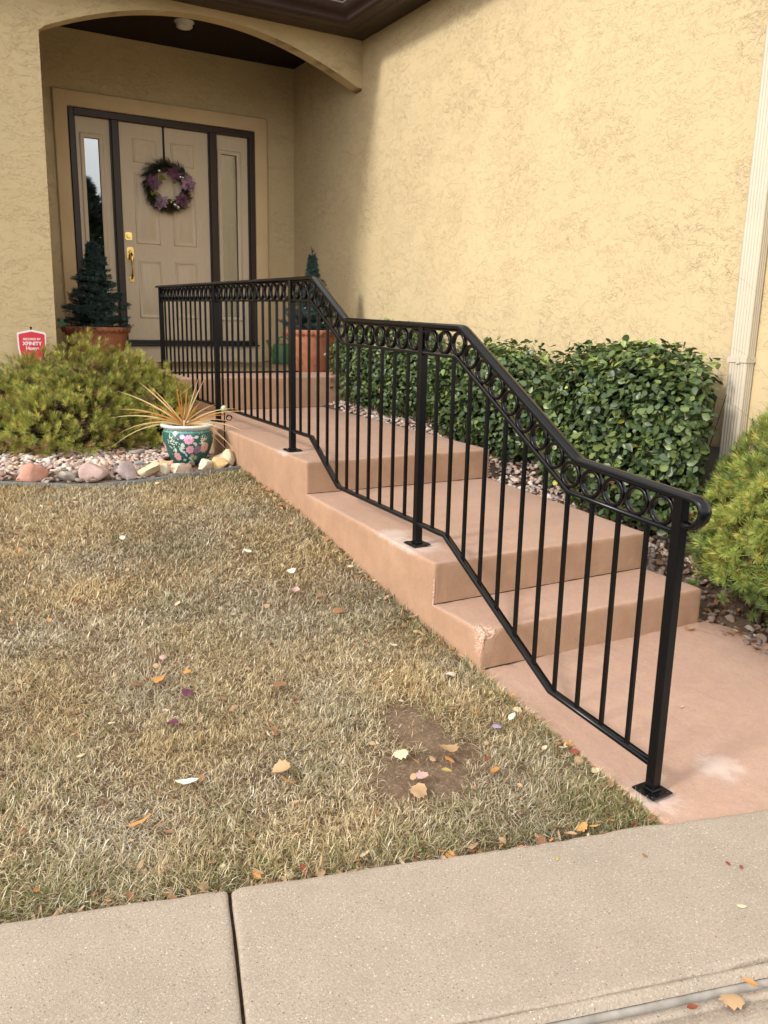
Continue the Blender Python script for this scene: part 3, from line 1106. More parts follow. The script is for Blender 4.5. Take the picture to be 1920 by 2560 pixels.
for i in range(4):
    ya, yb_ = POSTS[i] + .016, POSTS[i + 1] - .016
    ys = np.linspace(ya, yb_, 400)
    zs = np.array([at(MC, y) for y in ys])
    L = np.concatenate([[0], np.cumsum(np.hypot(np.diff(ys), np.diff(zs)))])
    n = int(round(L[-1] / .0985))
    for k in range(n):
        l = L[-1] * (k + .5) / n
        y = float(np.interp(l, L, ys)); z = float(np.interp(l, L, zs))
        r = bpy.data.objects.new('ring', ring_me)
        r.location = (0, y, z)
        r.rotation_euler = (rnd.uniform(0, 6), 0, 0)
        link(r, rail)

# ------------------------------------------------------------------ plants: shared builders
def rotz_all(n):
    q = rng.normal(size=(n, 4)); q /= np.linalg.norm(q, axis=1, keepdims=True)
    w_, x, y, z = q.T
    return np.stack([1 - 2 * (y * y + z * z), 2 * (x * y - z * w_), 2 * (x * z + y * w_), 2 * (x * y + z * w_), 1 - 2 * (x * x + z * z), 2 * (y * z - x * w_),
                     2 * (x * z - y * w_), 2 * (y * z + x * w_), 1 - 2 * (x * x + y * y)], 1).reshape(-1, 3, 3)


LEAF_V = np.array([(0, 0, 0), (.13, .22, .02), (.31, .55, .045), (.26, .85, .02), (0, 1.0, -.05), (-.26, .85, .02), (-.31, .55, .045), (-.13, .22, .02), (0, .3, -.02), (0, .65, -.02)])
LEAF_F = np.array([(0, 1, 8), (1, 2, 8), (2, 9, 8), (2, 3, 9), (3, 4, 9), (4, 5, 9), (5, 6, 9), (6, 8, 9), (6, 7, 8), (7, 0, 8)])


def leaf_frames(nrm, n):
    """leaf lies roughly in a plane whose normal is nrm, tip pointing partly up/outwards"""
    nrm = nrm / np.linalg.norm(nrm, axis=1, keepdims=True)
    t = rng.normal(size=(n, 3)) * .75 + np.array([0, 0, .55])
    t -= nrm * np.sum(t * nrm, 1, keepdims=True)
    t /= np.linalg.norm(t, axis=1, keepdims=True)
    x = np.cross(t, nrm)
    return np.stack([x, t, nrm], axis=2)


leaf_meshes = []
for k, c in enumerate(((.085, .125, .038), (.065, .100, .034), (.14, .185, .055), (.070, .110, .045), (.040, .068, .026), (.42, .44, .06))):
    cc = np.tile(np.array(c), (10, 1)); cc[8:] *= 1.25; cc[0] *= .8
    v = LEAF_V.copy(); v[:, 2] += (rng.random(10) - .5) * .03
    leaf_meshes.append(mesh_np('leaf', v, LEAF_F, M_leafattr, True, cc))


def hedge(label, x0, x1, y0, y1, zb, zt, nleaf, size, nsolo=0, seed=0, group='clipped evergreen shrubs beside the steps', cut=None):
    root = empty('clipped_shrub', label, 'shrub', ((x0 + x1) / 2, (y0 + y1) / 2, zb), group)
    ctr = np.array([(x0 + x1) / 2, (y0 + y1) / 2, (zb + zt) / 2])
    h = np.array([(x1 - x0) / 2, (y1 - y0) / 2, (zt - zb) / 2])
    # superellipsoid shell
    d = rng.normal(size=(nleaf * 2, 3))
    d /= np.abs(d / 1.0).max(1, keepdims=True) ** 0.55 * np.linalg.norm(d, axis=1, keepdims=True) ** 0.45
    pw = 3.0
    q = (np.abs(d) ** pw).sum(1) ** (1 / pw)
    s = d / q[:, None]
    lump = 1 + .15 * (vnoise(s[:, 1] * h[1] * 1 + s[:, 0], s[:, 2] * h[2] + seed, 3.2, seed) - .5) * 2 + .05 * (vnoise(s[:, 1] * h[1] + 3, s[:, 2] * h[2] - s[:, 0], 9, seed + 1) - .5) * 2
    dep = 1 - rng.random(len(s)) ** 1.5 * .30
    P = ctr + s * h * (lump * dep)[:, None]
    # undercut at the foot
    f = np.clip((P[:, 2] - zb) / (.22), 0, 1)
    P[:, 0] = ctr[0] + (P[:, 0] - ctr[0]) * (.80 + .20 * f)
    nr = np.sign(s) * np.abs(s) ** (pw - 1) / h
    nr /= np.linalg.norm(nr, axis=1, keepdims=True)
    keep = (P[:, 0] < XW - .03) & ((nr[:, 0] < .3) | (nr[:, 2] > .5)) & (P[:, 2] > zb + .02)
    if cut: keep &= cut(P)
    P, nr, dep = P[keep][:nleaf], nr[keep][:nleaf], dep[keep][:nleaf]
    n = len(P)
    nrm = nr * .8 + rng.normal(size=(n, 3)) * .55 + np.array([0, 0, .55])
    R = leaf_frames(nrm, n)
    sz = size * rng.uniform(.55, 1.2, n)
    pal = np.array([(.085, .125, .038), (.065, .100, .034), (.14, .185, .055), (.070, .110, .045), (.040, .068, .026)])
    col = pal[rng.integers(0, 5, n)] * rng.uniform(.8, 1.2, (n, 1))
    young = (P[:, 2] > zt - .09) & (rng.random(n) < .30)
    col[young] = np.array([.22, .29, .08]) * rng.uniform(.8, 1.2, (young.sum(), 1))
    dead = rng.random(n) < .006
    col[dead] = (.30, .17, .10)
    yel = rng.random(n) < .003
    col[yel] = (.5, .48, .06)
    solo = np.zeros(n, bool)
    if nsolo:
        dist = np.linalg.norm(P - np.array(CAM), axis=1) + (1 - dep) * 4
        face = (nr[:, 0] < -.3) | (nr[:, 1] < -.3) | (nr[:, 2] > .4)
        dist[~face] += 10
        solo[np.argsort(dist)[:nsolo]] = True
    tc_ = np.ones((10, 3)); tc_[8:] *= 1.2; tc_[0] *= .8
    V, F, cc = scatter(LEAF_V, LEAF_F, P[~solo], R[~solo], sz[~solo], tc_, col[~solo])
    o = obj_np('foliage', V - np.array(root.location), F, M_leafattr, root, smooth=True, col=cc, kind='stuff')
    for i in np.where(solo)[0]:
        k = 5 if yel[i] else (2 if young[i] else int(rng.integers(0, 5)))
        l = bpy.data.objects.new('leaf', leaf_meshes[k])
        m4 = Matrix(R[i].tolist()).to_4x4()
        m4 = Matrix.Translation(Vector(P[i]) - Vector(root.location)) @ m4 @ Matrix.Diagonal((sz[i],) * 3 + (1,))
        link(l, root)
        l.matrix_local = m4
    # oversized leaves packed round the stems, interior shade put into their near-black colour
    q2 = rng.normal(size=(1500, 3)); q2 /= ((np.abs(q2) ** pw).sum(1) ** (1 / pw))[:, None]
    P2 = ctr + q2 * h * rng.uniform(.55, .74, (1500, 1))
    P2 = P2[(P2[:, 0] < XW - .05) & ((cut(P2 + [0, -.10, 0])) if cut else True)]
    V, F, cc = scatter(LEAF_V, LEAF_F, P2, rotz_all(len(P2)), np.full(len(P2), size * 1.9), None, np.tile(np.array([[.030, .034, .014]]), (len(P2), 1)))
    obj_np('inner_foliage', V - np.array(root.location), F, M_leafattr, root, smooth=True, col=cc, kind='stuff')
    parts = []
    for k in range(70):
        a = ctr + np.array([rng.uniform(-.4, .4) * h[0], rng.uniform(-.7, .7) * h[1], -h[2]])
        b = ctr + np.array([rng.uniform(-.6, .6) * h[0], (a[1] - ctr[1]) * 1.0 + rng.uniform(-.1, .1), h[2] * rng.uniform(.1, .72)])
        mid_ = (a + b) / 2 + rng.normal(size=3) * .03
        parts.append(tube([a, mid_, b], [.006, .004, .002], 4))
    V, F = join(parts)
    obj_np('stem', V - np.array(root.location), F, M_twig, root)
    return root


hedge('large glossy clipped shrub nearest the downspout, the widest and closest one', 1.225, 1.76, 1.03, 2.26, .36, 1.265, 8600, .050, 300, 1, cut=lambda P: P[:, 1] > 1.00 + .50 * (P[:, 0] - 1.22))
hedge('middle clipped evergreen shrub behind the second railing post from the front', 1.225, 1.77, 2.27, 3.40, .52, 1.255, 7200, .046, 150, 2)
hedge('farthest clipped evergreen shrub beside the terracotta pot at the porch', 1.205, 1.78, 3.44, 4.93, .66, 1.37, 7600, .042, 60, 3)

# pine tufts
def tuft_template(nn, L, spread, seed, w_=.0011, flat=0.0):
    r = np.random.default_rng(seed)
    V, F = [], []
    for i in range(nn):
        t = i / nn
        base = np.array([0, 0, t * L * .8])
        th = spread * (1.15 - .75 * t) * r.uniform(.75, 1.15)
        ph = r.uniform(0, 2 * PI)
        d = np.array([math.sin(th) * math.cos(ph), math.sin(th) * math.sin(ph), math.cos(th)])
        s = np.cross(d, [0, 0, 1.0]); s /= max(1e-6, np.linalg.norm(s))
        l = L * r.uniform(.75, 1.1)
        s = s * w_
        m = base + d * l * .5 + np.array([0, 0, .04 * l])
        e = base + d * l + np.array([0, 0, -.02 * l])
        k = len(V)
        V += [base - s * .6, base + s * .6, m + s, m - s, e]
        F += [(k, k + 1, k + 2), (k, k + 2, k + 3), (k + 3, k + 2, k + 4)]
    return np.array(V), np.array(F)


TUFTS = [tuft_template(46, .040, 1.15, s, .0011) for s in range(3)]


def mugo(name, label, blobs, n, zfloor, pal, root_loc, tsize=1.0, keepf=None, white=14):
    root = empty(name, label, 'shrub', root_loc)
    P, Nn = [], []
    blobs = [(np.array(c), np.array(r)) for c, r in blobs]
    area = np.array([r[0] * r[1] + r[1] * r[2] + r[0] * r[2] for _, r in blobs])
    for (c, r), a in zip(blobs, area / area.sum()):
        m = int(n * a * 1.6)
        d = rng.normal(size=(m, 3)); d[:, 2] = np.abs(d[:, 2]) - .25 * rng.random(m)
        d /= np.linalg.norm(d, axis=1, keepdims=True)
        lump = 1 + .13 * (vnoise(d[:, 0] * 3 + c[0] * 5, d[:, 1] * 3 + d[:, 2] * 4, 1.5, 21) - .5) * 2
        dep = 1 - rng.random(m) ** 2 * .30
        p = c + d * r * (lump * dep)[:, None]
        nn_ = d / r; nn_ /= np.linalg.norm(nn_, axis=1, keepdims=True)
        inside = np.zeros(m, bool)
        for (c2, r2_) in blobs:
            if c2 is c: continue
            inside |= (((p - c2) / (r2_ * .86)) ** 2).sum(1) < 1
        ok = ~inside & (p[:, 2] > zfloor + .03)
        if keepf is not None: ok &= keepf(p)
        P.append(p[ok]); Nn.append(nn_[ok])
    P = np.concatenate(P); Nn = np.concatenate(Nn)
    k = len(P)
    sh = Nn * .95 + rng.normal(size=(k, 3)) * .30 + np.array([0, 0, .35])
    R = frames(sh, rng.uniform(0, 6.28, k))
    pal = np.array(pal)
    patch = vnoise(P[:, 0] * 1.0 + P[:, 1], P[:, 2] * 1.3 + P[:, 1] * .4, 3.5, 33)
    ci = np.clip((patch * 1.3 + rng.normal(size=k) * .28) * len(pal) * .75, 0, len(pal) - 1).astype(int)
    col = pal[ci] * rng.uniform(.8, 1.2, (k, 1))
    parts = []
    which = rng.integers(0, 3, k)
    for t in range(3):
        m = which == t
        tv, tf = TUFTS[t]
        r_ = np.random.default_rng(t)
        tcol = np.repeat(r_.uniform(.75, 1.25, (len(tv) // 5, 1)), 5, 0) * np.ones((1, 3))
        brown = np.repeat(r_.random((len(tv) // 5, 1)) < .10, 5, 0)
        tcol = np.where(brown, tcol * np.array([1.6, .85, .9]), tcol)
        parts.append(scatter(tv, tf, P[m], R[m], tsize * rng.uniform(.8, 1.15, m.sum()), tcol, col[m]))
    V, F, cc = join(parts)
    L0 = np.array(root_loc)
    obj_np('foliage', V - L0, F, M_needle, root, col=cc, kind='stuff')
    # brown inner needles and branches
    m = int(n * .25)
    idx = rng.integers(0, k, m)
    C0 = P.mean(0)
    pin = P[idx] - Nn[idx] * rng.uniform(.05, .13, (m, 1))
    R2 = frames(rng.normal(size=(m, 3)) + Nn[idx] * .6)
    bc = np.array([(.16, .09, .04), (.10, .06, .035), (.22, .14, .07)])[rng.integers(0, 3, m)]
    V, F, cc = scatter(TUFTS[0][0], TUFTS[0][1], pin, R2, tsize * rng.uniform(.8, 1.2, m), None, bc)
    obj_np('dead_needles', V - L0, F, M_needle, root, col=cc, kind='stuff')
    parts = []
    base = np.array([b[0][:2].tolist() + [zfloor] for b in blobs])
    for j in range(220):
        e = P[rng.integers(0, k)]
        b = base[rng.integers(0, len(base))] if rng.random() < .2 else base[np.argmin(((base - e) ** 2).sum(1))]
        b = b + np.array([rng.uniform(-.12, .12), rng.uniform(-.1, .1), 0])
        mid_ = (b + e) / 2 + np.array([0, 0, .02]) + rng.normal(size=3) * .03
        parts.append(tube([b, mid_, e], [.011, .007, .003], 5))
    V, F = join(parts)
    obj_np('branch', V - L0, F, M_twig, root)
    return root


GREENS = [(.11, .165, .045), (.16, .22, .05), (.21, .28, .06), (.27, .34, .07), (.34, .385, .09)]
OLIVE = [(.27, .21, .07), (.23, .255, .05), (.29, .32, .06), (.36, .385, .075), (.43, .44, .10)]
mugo('mugo_pine', 'low spreading yellow-green pine shrub behind the rock border left of the steps',
     [((-.74, 4.66, .47), (.44, .42, .72)), ((-1.36, 4.72, .46), (.52, .42, .50)), ((-.46, 4.70, .47), (.36, .46, .66)), ((-.88, 4.42, .46), (.52, .38, .48)),
      ((-1.9, 4.8, .46), (.5, .4, .40)), ((-1.08, 4.72, .46), (.30, .40, .655)), ((-.27, 4.48, .46), (.25, .36, .53))],
     5600, .47, OLIVE, (-.9, 4.6, .47), 1.05, keepf=lambda p: (p[:, 0] < -.075 + .06 * (p[:, 2] > .74)) & (p[:, 1] < 5.29))
mugo('mugo_pine', 'bright green rounded pine shrub at the right edge beside the lower walkway',
     [((1.53, .60, .42), (.32, .46, .60)), ((1.50, .30, .28), (.36, .44, .62)), ((1.42, .62, .30), (.26, .36, .42)), ((1.60, -.1, .2), (.35, .35, .75))],
     3800, .12, GREENS, (1.48, .4, .1), 1.1, keepf=lambda p: p[:, 0] < XW - .015)

# ------------------------------------------------------------------ lawn grass
EX = (-2.9, -.06)
N_BL = 380000
bxs = rng.uniform(EX[0], EX[1], N_BL * 2)
bys = rng.uniform(-.2, 3.65, N_BL * 2)
s = s_of(bxs, bys)
ok = (s > .012) & (bys < y_edge(bxs) - .008) & (bxs < XL - .006)
# less dense far away and outside the view
dens = np.where(s < 1.4, 1.0, .62)
dens = np.where(bxs < -2.1 + .12 * bys, dens * .5, dens)
bare = 1.3 * np.exp(-(((bxs + .53) / .17) ** 2 + ((bys - .43) / .14) ** 2) * 1.0)
bare2 = 1.0 * np.exp(-(((bxs + .47) / .09) ** 2 + ((bys - .62) / .13) ** 2)) + .8 * np.exp(-(((bxs + .63) / .10) ** 2 + ((bys - .33) / .06) ** 2))
bn = vnoise(bxs, bys, 14, 8)
dens = dens * (1 - np.clip((bare * 1.25 + bare2) * (.25 + 1.5 * bn), 0, .975))
dens = dens * (.50 + .60 * vnoise(bxs, bys, 9, 14)) * (.35 + 1.15 * vnoise(bxs, bys, 42, 15))
ok &= rng.random(len(bxs)) < dens
bxs, bys, s = bxs[ok][:N_BL], bys[ok][:N_BL], s[ok][:N_BL]
n = len(bxs)
# clumping: pull blades towards clump centres and share a lean direction
cl = vnoise(bxs, bys, 22, 40)
az_ = 2 * PI * (vnoise(bxs, bys, 11, 41) * 1.2 + vnoise(bxs, bys, 40, 42) * 1.0) + rng.normal(size=n) * 1.5
lean = np.clip(rng.normal(size=n) * .38 + 1.25 - .35 * vnoise(bxs, bys, 5, 43), .15, 1.50)
Ln = rng.uniform(.014, .042, n) * (.72 + .55 * vnoise(bxs, bys, 6, 44)) * np.where(s < .22, 1.25, 1.0)
edge_near = np.clip(1 - (XL - bxs) / .10, 0, 1)
Ln *= 1 + .35 * edge_near
wd = rng.uniform(.0006, .0013, n) * np.where(s < 1.3, 1.0, 1.25)
zb = z_lawn(bxs, bys)
P0 = np.column_stack([bxs, bys, zb + rng.uniform(-.002, .010, n)])
dh = np.column_stack([np.cos(az_), np.sin(az_), np.zeros(n)])
d1 = dh * np.sin(lean * .8)[:, None] + np.array([0, 0, 1]) * np.cos(lean * .8)[:, None]
lean2 = np.clip(lean + rng.uniform(.02, .40, n), 0, 1.70)
turn = az_ + rng.normal(size=n) * .22
dh2 = np.column_stack([np.cos(turn), np.sin(turn), np.zeros(n)])
d2 = dh2 * np.sin(lean2)[:, None] + np.array([0, 0, 1]) * np.cos(lean2)[:, None]
P1 = P0 + d1 * (Ln * .5)[:, None]
P2 = P1 + d2 * (Ln * .5)[:, None]
P2[:, 2] = np.maximum(P2[:, 2], zb + .001)
wdir = np.column_stack([-np.sin(az_ + rng.normal(size=n) * .6), np.cos(az_), np.zeros(n)]) * wd[:, None]
V = np.stack([P0 - wdir, P0 + wdir, P1 + wdir * .9, P1 - wdir * .9, P2], 1).reshape(-1, 3)
k = np.arange(n)[:, None] * 5
F = np.concatenate([k + np.array([[0, 1, 2]]), k + np.array([[0, 2, 3]]), k + np.array([[3, 2, 4]])])
pal = np.array([(.70, .58, .37), (.57, .45, .27), (.43, .31, .165), (.26, .17, .09), (.80, .72, .54), (.30, .285, .12), (.21, .22, .085), (.15, .17, .065), (.36, .33, .18)])
patch = vnoise(bxs, bys, 1.7, 50) * .40 + vnoise(bxs, bys, 6, 51) * .35 + vnoise(bxs, bys, 17, 55) * .25
green_p = np.clip(.11 + .55 * (patch - .5) * 2 + .40 * edge_near + .38 * np.exp(-((s - .05) / .12) ** 2), .04, .8)
isg = rng.random(n) < green_p
ci = np.where(isg, rng.choice([5, 6, 7, 8], n, p=[.35, .25, .15, .25]), rng.choice([0, 1, 2, 3, 4], n, p=[.27, .27, .20, .12, .14]))
col = pal[ci] * rng.uniform(.8, 1.2, (n, 1))
tone = vnoise(bxs, bys, 2.6, 52)[:, None]
col = col * (.85 + .3 * tone) * np.where(isg[:, None], 1, np.array([[1, 1, 1]]) + (vnoise(bxs, bys, 3.5, 53)[:, None] - .5) * np.array([[.12, 0, -.25]]))
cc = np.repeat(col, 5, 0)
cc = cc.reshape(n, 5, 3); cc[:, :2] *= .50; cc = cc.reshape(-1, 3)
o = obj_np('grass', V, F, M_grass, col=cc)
tag(o, 'dormant straw coloured lawn grass', 'grass', kind='stuff')

# ------------------------------------------------------------------ rocks and gravel
def rock_mesh(seed, sub=2, flat=.7, ang=.35, lo=.45, hi=.80):
    bm = bmesh.new()
    bmesh.ops.create_icosphere(bm, subdivisions=sub, radius=1)
    off = Vector((seed * 3.7, seed * 1.3, seed * 2.1))
    r = random.Random(seed)
    planes = [(Vector((r.gauss(0, 1), r.gauss(0, 1), r.gauss(0, 1))).normalized(), r.uniform(lo, hi)) for _ in range(11)]
    for v in bm.verts:
        p = v.co.copy()
        for nrm_, d in planes:
            k = p.dot(nrm_) - d
            if k > 0: p -= nrm_ * k * .9
        p += mnoise.noise_vector(p * 1.3 + off) * ang * .35 + mnoise.noise_vector(p * 4 + off) * .06
        p.z *= flat
        v.co = p
    V = np.array([v.co[:] for v in bm.verts]); F = np.array([[v.index for v in f.verts] for f in bm.faces])
    bm.free()
    return V, F


def rock_mat():
    n = N('pink_and_cream_stone')
    oi = n.t.nodes.new('ShaderNodeObjectInfo')
    rp = n.t.nodes.new('ShaderNodeValToRGB')
    n.t.links.new(oi.outputs['Random'], rp.inputs[0])
    e = rp.color_ramp
    e.interpolation = 'CONSTANT'
    cols = [(0, (.55, .36, .29)), (.14, (.60, .44, .36)), (.28, (.44, .28, .24)), (.42, (.58, .48, .38)), (.54, (.47, .36, .33)), (.66, (.64, .54, .46)), (.76, (.38, .32, .30)), (.84, (.58, .38, .26)), (.92, (.68, .61, .53))]
    e.elements[0].position = 0; e.elements[0].color = cols[0][1] + (1,)
    e.elements[1].position = cols[1][0]; e.elements[1].color = cols[1][1] + (1,)
    for p, c in cols[2:]:
        x = e.elements.new(p); x.color = c + (1,)
    f = n.noise(2.2, 5, 0.65)
    col = n.mix(n.ramp(f, .35, .7, 0, .55), rp.outputs[0], (.55, .42, .34))
    col = n.mix(n.ramp(n.noise(7, 4), .55, .8, 0, .4), col, (.28, .19, .15))
    n.bump(n.noise(6, 5, .7), .8, .05)
    return n.fin(col, .85, .25)


M_rock = rock_mat()
pebbles = []
for k in range(8):
    V, F = rock_mesh(k + 1, 1 if k < 5 else 2, rnd.uniform(.55, .85), .6)
    pebbles.append((V, F, mesh_np('stone', V, F, M_rock, False)))


PCOL = np.array([(.55, .36, .29), (.60, .44, .36), (.44, .28, .24), (.58, .48, .38), (.47, .36, .33), (.64, .54, .46), (.38, .32, .30), (.58, .38, .26), (.68, .61, .53)])


def gravel(pts, zf, smin, smax, nsolo, bed_name, solo_rank):
    """pts (n,2); the biggest-looking nsolo become single stones parented to the bed"""
    n = len(pts)
    size = rng.uniform(smin, smax, n) * np.where(rng.random(n) < .12, 1.35, 1)
    z = zf(pts[:, 0], pts[:, 1]) + size * .25 + rng.uniform(0, .012, n)
    P = np.column_stack([pts, z])
    R = rotz_all(n)
    sc3 = size[:, None] * np.column_stack([rng.uniform(.8, 1.3, n), rng.uniform(.65, 1.0, n), rng.uniform(.5, .9, n)])
    R = frames(np.column_stack([rng.normal(size=n) * .45, rng.normal(size=n) * .45, np.ones(n)]), rng.uniform(0, 6.28, n))
    rank = solo_rank(P) - size * 8
    solo = np.zeros(n, bool); solo[np.argsort(rank)[:nsolo]] = True
    par = bpy.data.objects[bed_name]
    kinds = rng.integers(0, 8, n)
    parts = []
    for t in range(8):
        m = (kinds == t) & ~solo
        if m.sum():
            c = PCOL[rng.integers(0, len(PCOL), m.sum())] * rng.uniform(.8, 1.15, (m.sum(), 1))
            parts.append(scatter(pebbles[t][0], pebbles[t][1], P[m], R[m], sc3[m], None, c))
    V, F, cc = join(parts)
    obj_np('gravel', V, F, M_stoneattr, par, col=cc, kind='stuff')
    for i in np.where(solo)[0]:
        o = bpy.data.objects.new('stone', pebbles[kinds[i]][2])
        link(o, par)
        o.matrix_local = Matrix.Translation(P[i]) @ Matrix(R[i].tolist()).to_4x4() @ Matrix.Diagonal(tuple(sc3[i]) + (1,))


# left bed: band of gravel between the border rocks and the pine
m = 2600
gx = rng.uniform(-2.4, -.09, m); gy = y_edge(gx) + .03 + rng.random(m) ** .8 * .95
gk = (gy < 4.35) & ~(((gx + .31) / .15) ** 2 + ((gy - 3.72) / .15) ** 2 < 1)
gravel(np.column_stack([gx, gy])[gk], zbedL, .013, .034, 270, 'planting_bed', lambda P: P[:, 1] - .3 * P[:, 0] * 0 + np.where(P[:, 0] < -1.5, 3, 0))
m = 3600
gx = rng.uniform(1.135, 1.79, m); gy = rng.uniform(.25, 4.6, m)
gk = (gy > .80 + .35 * rng.random(m)) | ((gx < 1.35) & (rng.random(m) < .35))
gravel(np.column_stack([gx, gy])[gk], z_right, .014, .030, 290, 'gravel_bed',
       lambda P: P[:, 1] * .4 + P[:, 0] * 1.5 + np.where(P[:, 0] > 1.6, 3, 0))

M_rocks = {}


def stone_mat(name, c, c2):
    n = N(name)
    f = n.noise(9, 6, .7, .8)
    col = n.mix(n.ramp(f, .35, .65), c, c2)
    col = n.mix(n.ramp(n.noise(40, 3), .6, .8, 0, .5), col, tuple(x * .6 for x in c))
    n.bump(n.math('ADD', n.noise(14, 6, .7), n.math('MULTIPLY', n.noise(70, 3), .3)), .9, .006)
    return n.fin(col, .88, .2)


BR = [  # x, y, half sizes, colours, label
    (-1.47, 3.63, .075, .05, .05, (.50, .33, .25), (.58, .42, .34), 'flat pinkish border rock at the left edge of the frame'),
    (-1.27, 3.52, .088, .055, .062, (.50, .24, .17), (.56, .32, .24), 'reddest border rock, brick pink, second from the left'),
    (-1.10, 3.435, .055, .045, .042, (.36, .33, .29), (.46, .41, .35), 'small grey border rock between the red one and the mauve one'),
    (-.945, 3.405, .095, .055, .058, (.43, .29, .27), (.52, .39, .34), 'long mauve pink border rock with a rounded top'),
    (-.745, 3.385, .068, .055, .062, (.40, .31, .31), (.50, .40, .38), 'lilac grey border rock in the middle of the row'),
    (-.60, 3.375, .085, .05, .058, (.60, .45, .28), (.68, .55, .38), 'tan border rock leaning to the right in mid row'),
    (-.50, 3.39, .045, .045, .055, (.60, .50, .36), (.70, .60, .45), 'cream pointed border rock beside the tan leaning one'),
    (-.385, 3.385, .083, .048, .040, (.56, .42, .32), (.66, .53, .42), 'long low buff border rock below the flower pot'),
    (-.235, 3.415, .062, .045, .046, (.64, .54, .38), (.74, .64, .48), 'pale yellow border rock just right of below the pot'),
    (-.115, 3.44, .072, .05, .052, (.58, .36, .15), (.70, .50, .26), 'orange tan border rock with a rusty end'),
]
for i, (x, y, sx, sy, sz, c, c2, lab) in enumerate(BR):
    x -= .055 if i > 5 else (.03 if i > 3 else 0)
    V, F = rock_mesh(70 + i, 3, 1.0, .30, .34, .62)
    V = V / np.abs(V).max(0) * np.array([sx, sy, sz])
    o = obj_np('border_rock', V, F, stone_mat('stone_%d' % i, c, c2), smooth=False, loc=(x, y, .455 + sz * .75))
    o.rotation_euler = (rnd.uniform(-.15, .15), rnd.uniform(-.15, .15), rnd.uniform(-.4, .3))
    tag(o, lab, 'rock', 'rocks edging the planting bed')
for (x, y, z, sx, sy, sz, c, c2, lab) in (
        (-.128, 3.60, .50, .05, .05, .055, (.62, .44, .36), (.74, .60, .50), 'pink and white rock standing between the pot and the step wall'),
        (-.115, 3.475, .50, .060, .07, .075, (.50, .42, .28), (.68, .58, .42), 'large cream rock against the step wall at the end of the edging'),
        (-.57, 4.02, .50, .075, .06, .035, (.30, .28, .24), (.38, .36, .31), 'smooth grey river stone under the pine left of the pot'),
        (-.50, 3.56, .485, .055, .045, .04, (.56, .30, .15), (.68, .46, .28), 'orange pebble sitting left of the pot foot'),
        (-.62, 3.66, .485, .05, .04, .022, (.27, .26, .26), (.34, .33, .32), 'flat dark slate grey stone left of the pot')):
    V, F = rock_mesh(int(abs(x * 1000)), 3, 1.0, .3, .36, .64)
    V = V / np.abs(V).max(0) * np.array([sx, sy, sz])
    o = obj_np('rock', V, F, stone_mat('stone_b', c, c2), smooth=False, loc=(x, y, z))
    tag(o, lab, 'rock')

# grey landscape edging: a folded strip on edge
pe = [(x, float(y_edge(x)) - .006 + .004 * math.sin(x * 19)) for x in np.linspace(-4.5, -.073, 90)]
V, F = [], []
for x, y in pe:
    zz = float(z_lawn(x, y)) - .02
    top = zz + .058 + .006 * math.sin(x * 3) - .016 * min(1, max(0, (-x - .55) * 2))
    V += [(x, y - .010, zz), (x, y - .009, top - .012), (x, y - .004, top), (x, y + .006, top), (x, y + .012, top - .01), (x, y + .012, zz)]
for i in range(len(pe) - 1):
    for j in range(5):
        F.append((i * 6 + j, (i + 1) * 6 + j, (i + 1) * 6 + j + 1, i * 6 + j + 1))
M_edge = simple('dusty_grey_edging', (.16, .17, .165), .7, .3, var=.2, scale=14, bump=.002)
tag(obj_np('lawn_edging', V, F, M_edge, smooth=True), 'grey plastic edging strip between lawn and rock border', 'edging')

# ------------------------------------------------------------------ fallen leaves
def leaf_outline(kind):
    if kind == 'oak':
        pts = [(0, 0), (.05, .08), (.22, .12), (.27, .25), (.38, .33), (.31, .46), (.40, .60), (.27, .70), (.22, .86), (.09, .88), (0, 1.0)]
    elif kind == 'oval':
        pts = [(0, 0), (.14, .12), (.24, .32), (.27, .52), (.22, .74), (.12, .92), (0, 1.05)]
    else:
        pts = [(0, 0), (.07, .1), (.11, .35), (.12, .6), (.07, .85), (0, 1.0)]
    return pts


def fallen_template(kind, curl, seed):
    r = random.Random(seed)
    pts = leaf_outline(kind)
    V, F = [], []
    for i, (x, y) in enumerate(pts):
        for sx in (-1, 0, 1):
            xx = x * sx
            z = curl * ((xx * 1.6) ** 2 + .55 * (y - .5) ** 2) + r.uniform(-.03, .03) + .12
            V.append((xx, y - .5 + (r.uniform(-.02, .02) if sx else 0), z))
    for i in range(len(pts) - 1):
        F += [(i * 3, i * 3 + 1, i * 3 + 4, i * 3 + 3), (i * 3 + 1, i * 3 + 2, i * 3 + 5, i * 3 + 4)]
    return np.array(V), np.array(F)


LC = {'tan': (.50, .33, .18), 'orange': (.55, .27, .09), 'cream': (.70, .56, .37), 'purple': (.15, .045, .085), 'white': (.72, .66, .55), 'lilac': (.36, .29, .40), 'red': (.26, .07, .04),
      'yellow': (.55, .42, .14), 'brown': (.32, .17, .09), 'pink': (.62, .42, .38)}
tmpl = {(k, c): fallen_template(k, c, j) for j, (k, c) in enumerate([('oak', .5), ('oak', -.4), ('oval', .9), ('oval', -.6), ('thin', 1.2), ('thin', .6)])}
tk = list(tmpl)


def fallen(x, y, z, L, kind, colr, lab, rz=None, tilt=.35, grp=None):
    V, F = tmpl[kind]
    c = np.array(LC[colr]) * np.linspace(.85, 1.12, len(V))[:, None]
    o = obj_np('fallen_leaf', V * L, F, M_dry, smooth=True, col=c, loc=(x, y, z))
    o.rotation_euler = (rnd.uniform(-tilt, tilt), rnd.uniform(-tilt, tilt), rnd.uniform(0, 6.28) if rz is None else rz)
    tag(o, lab, 'leaf', grp)
    return o


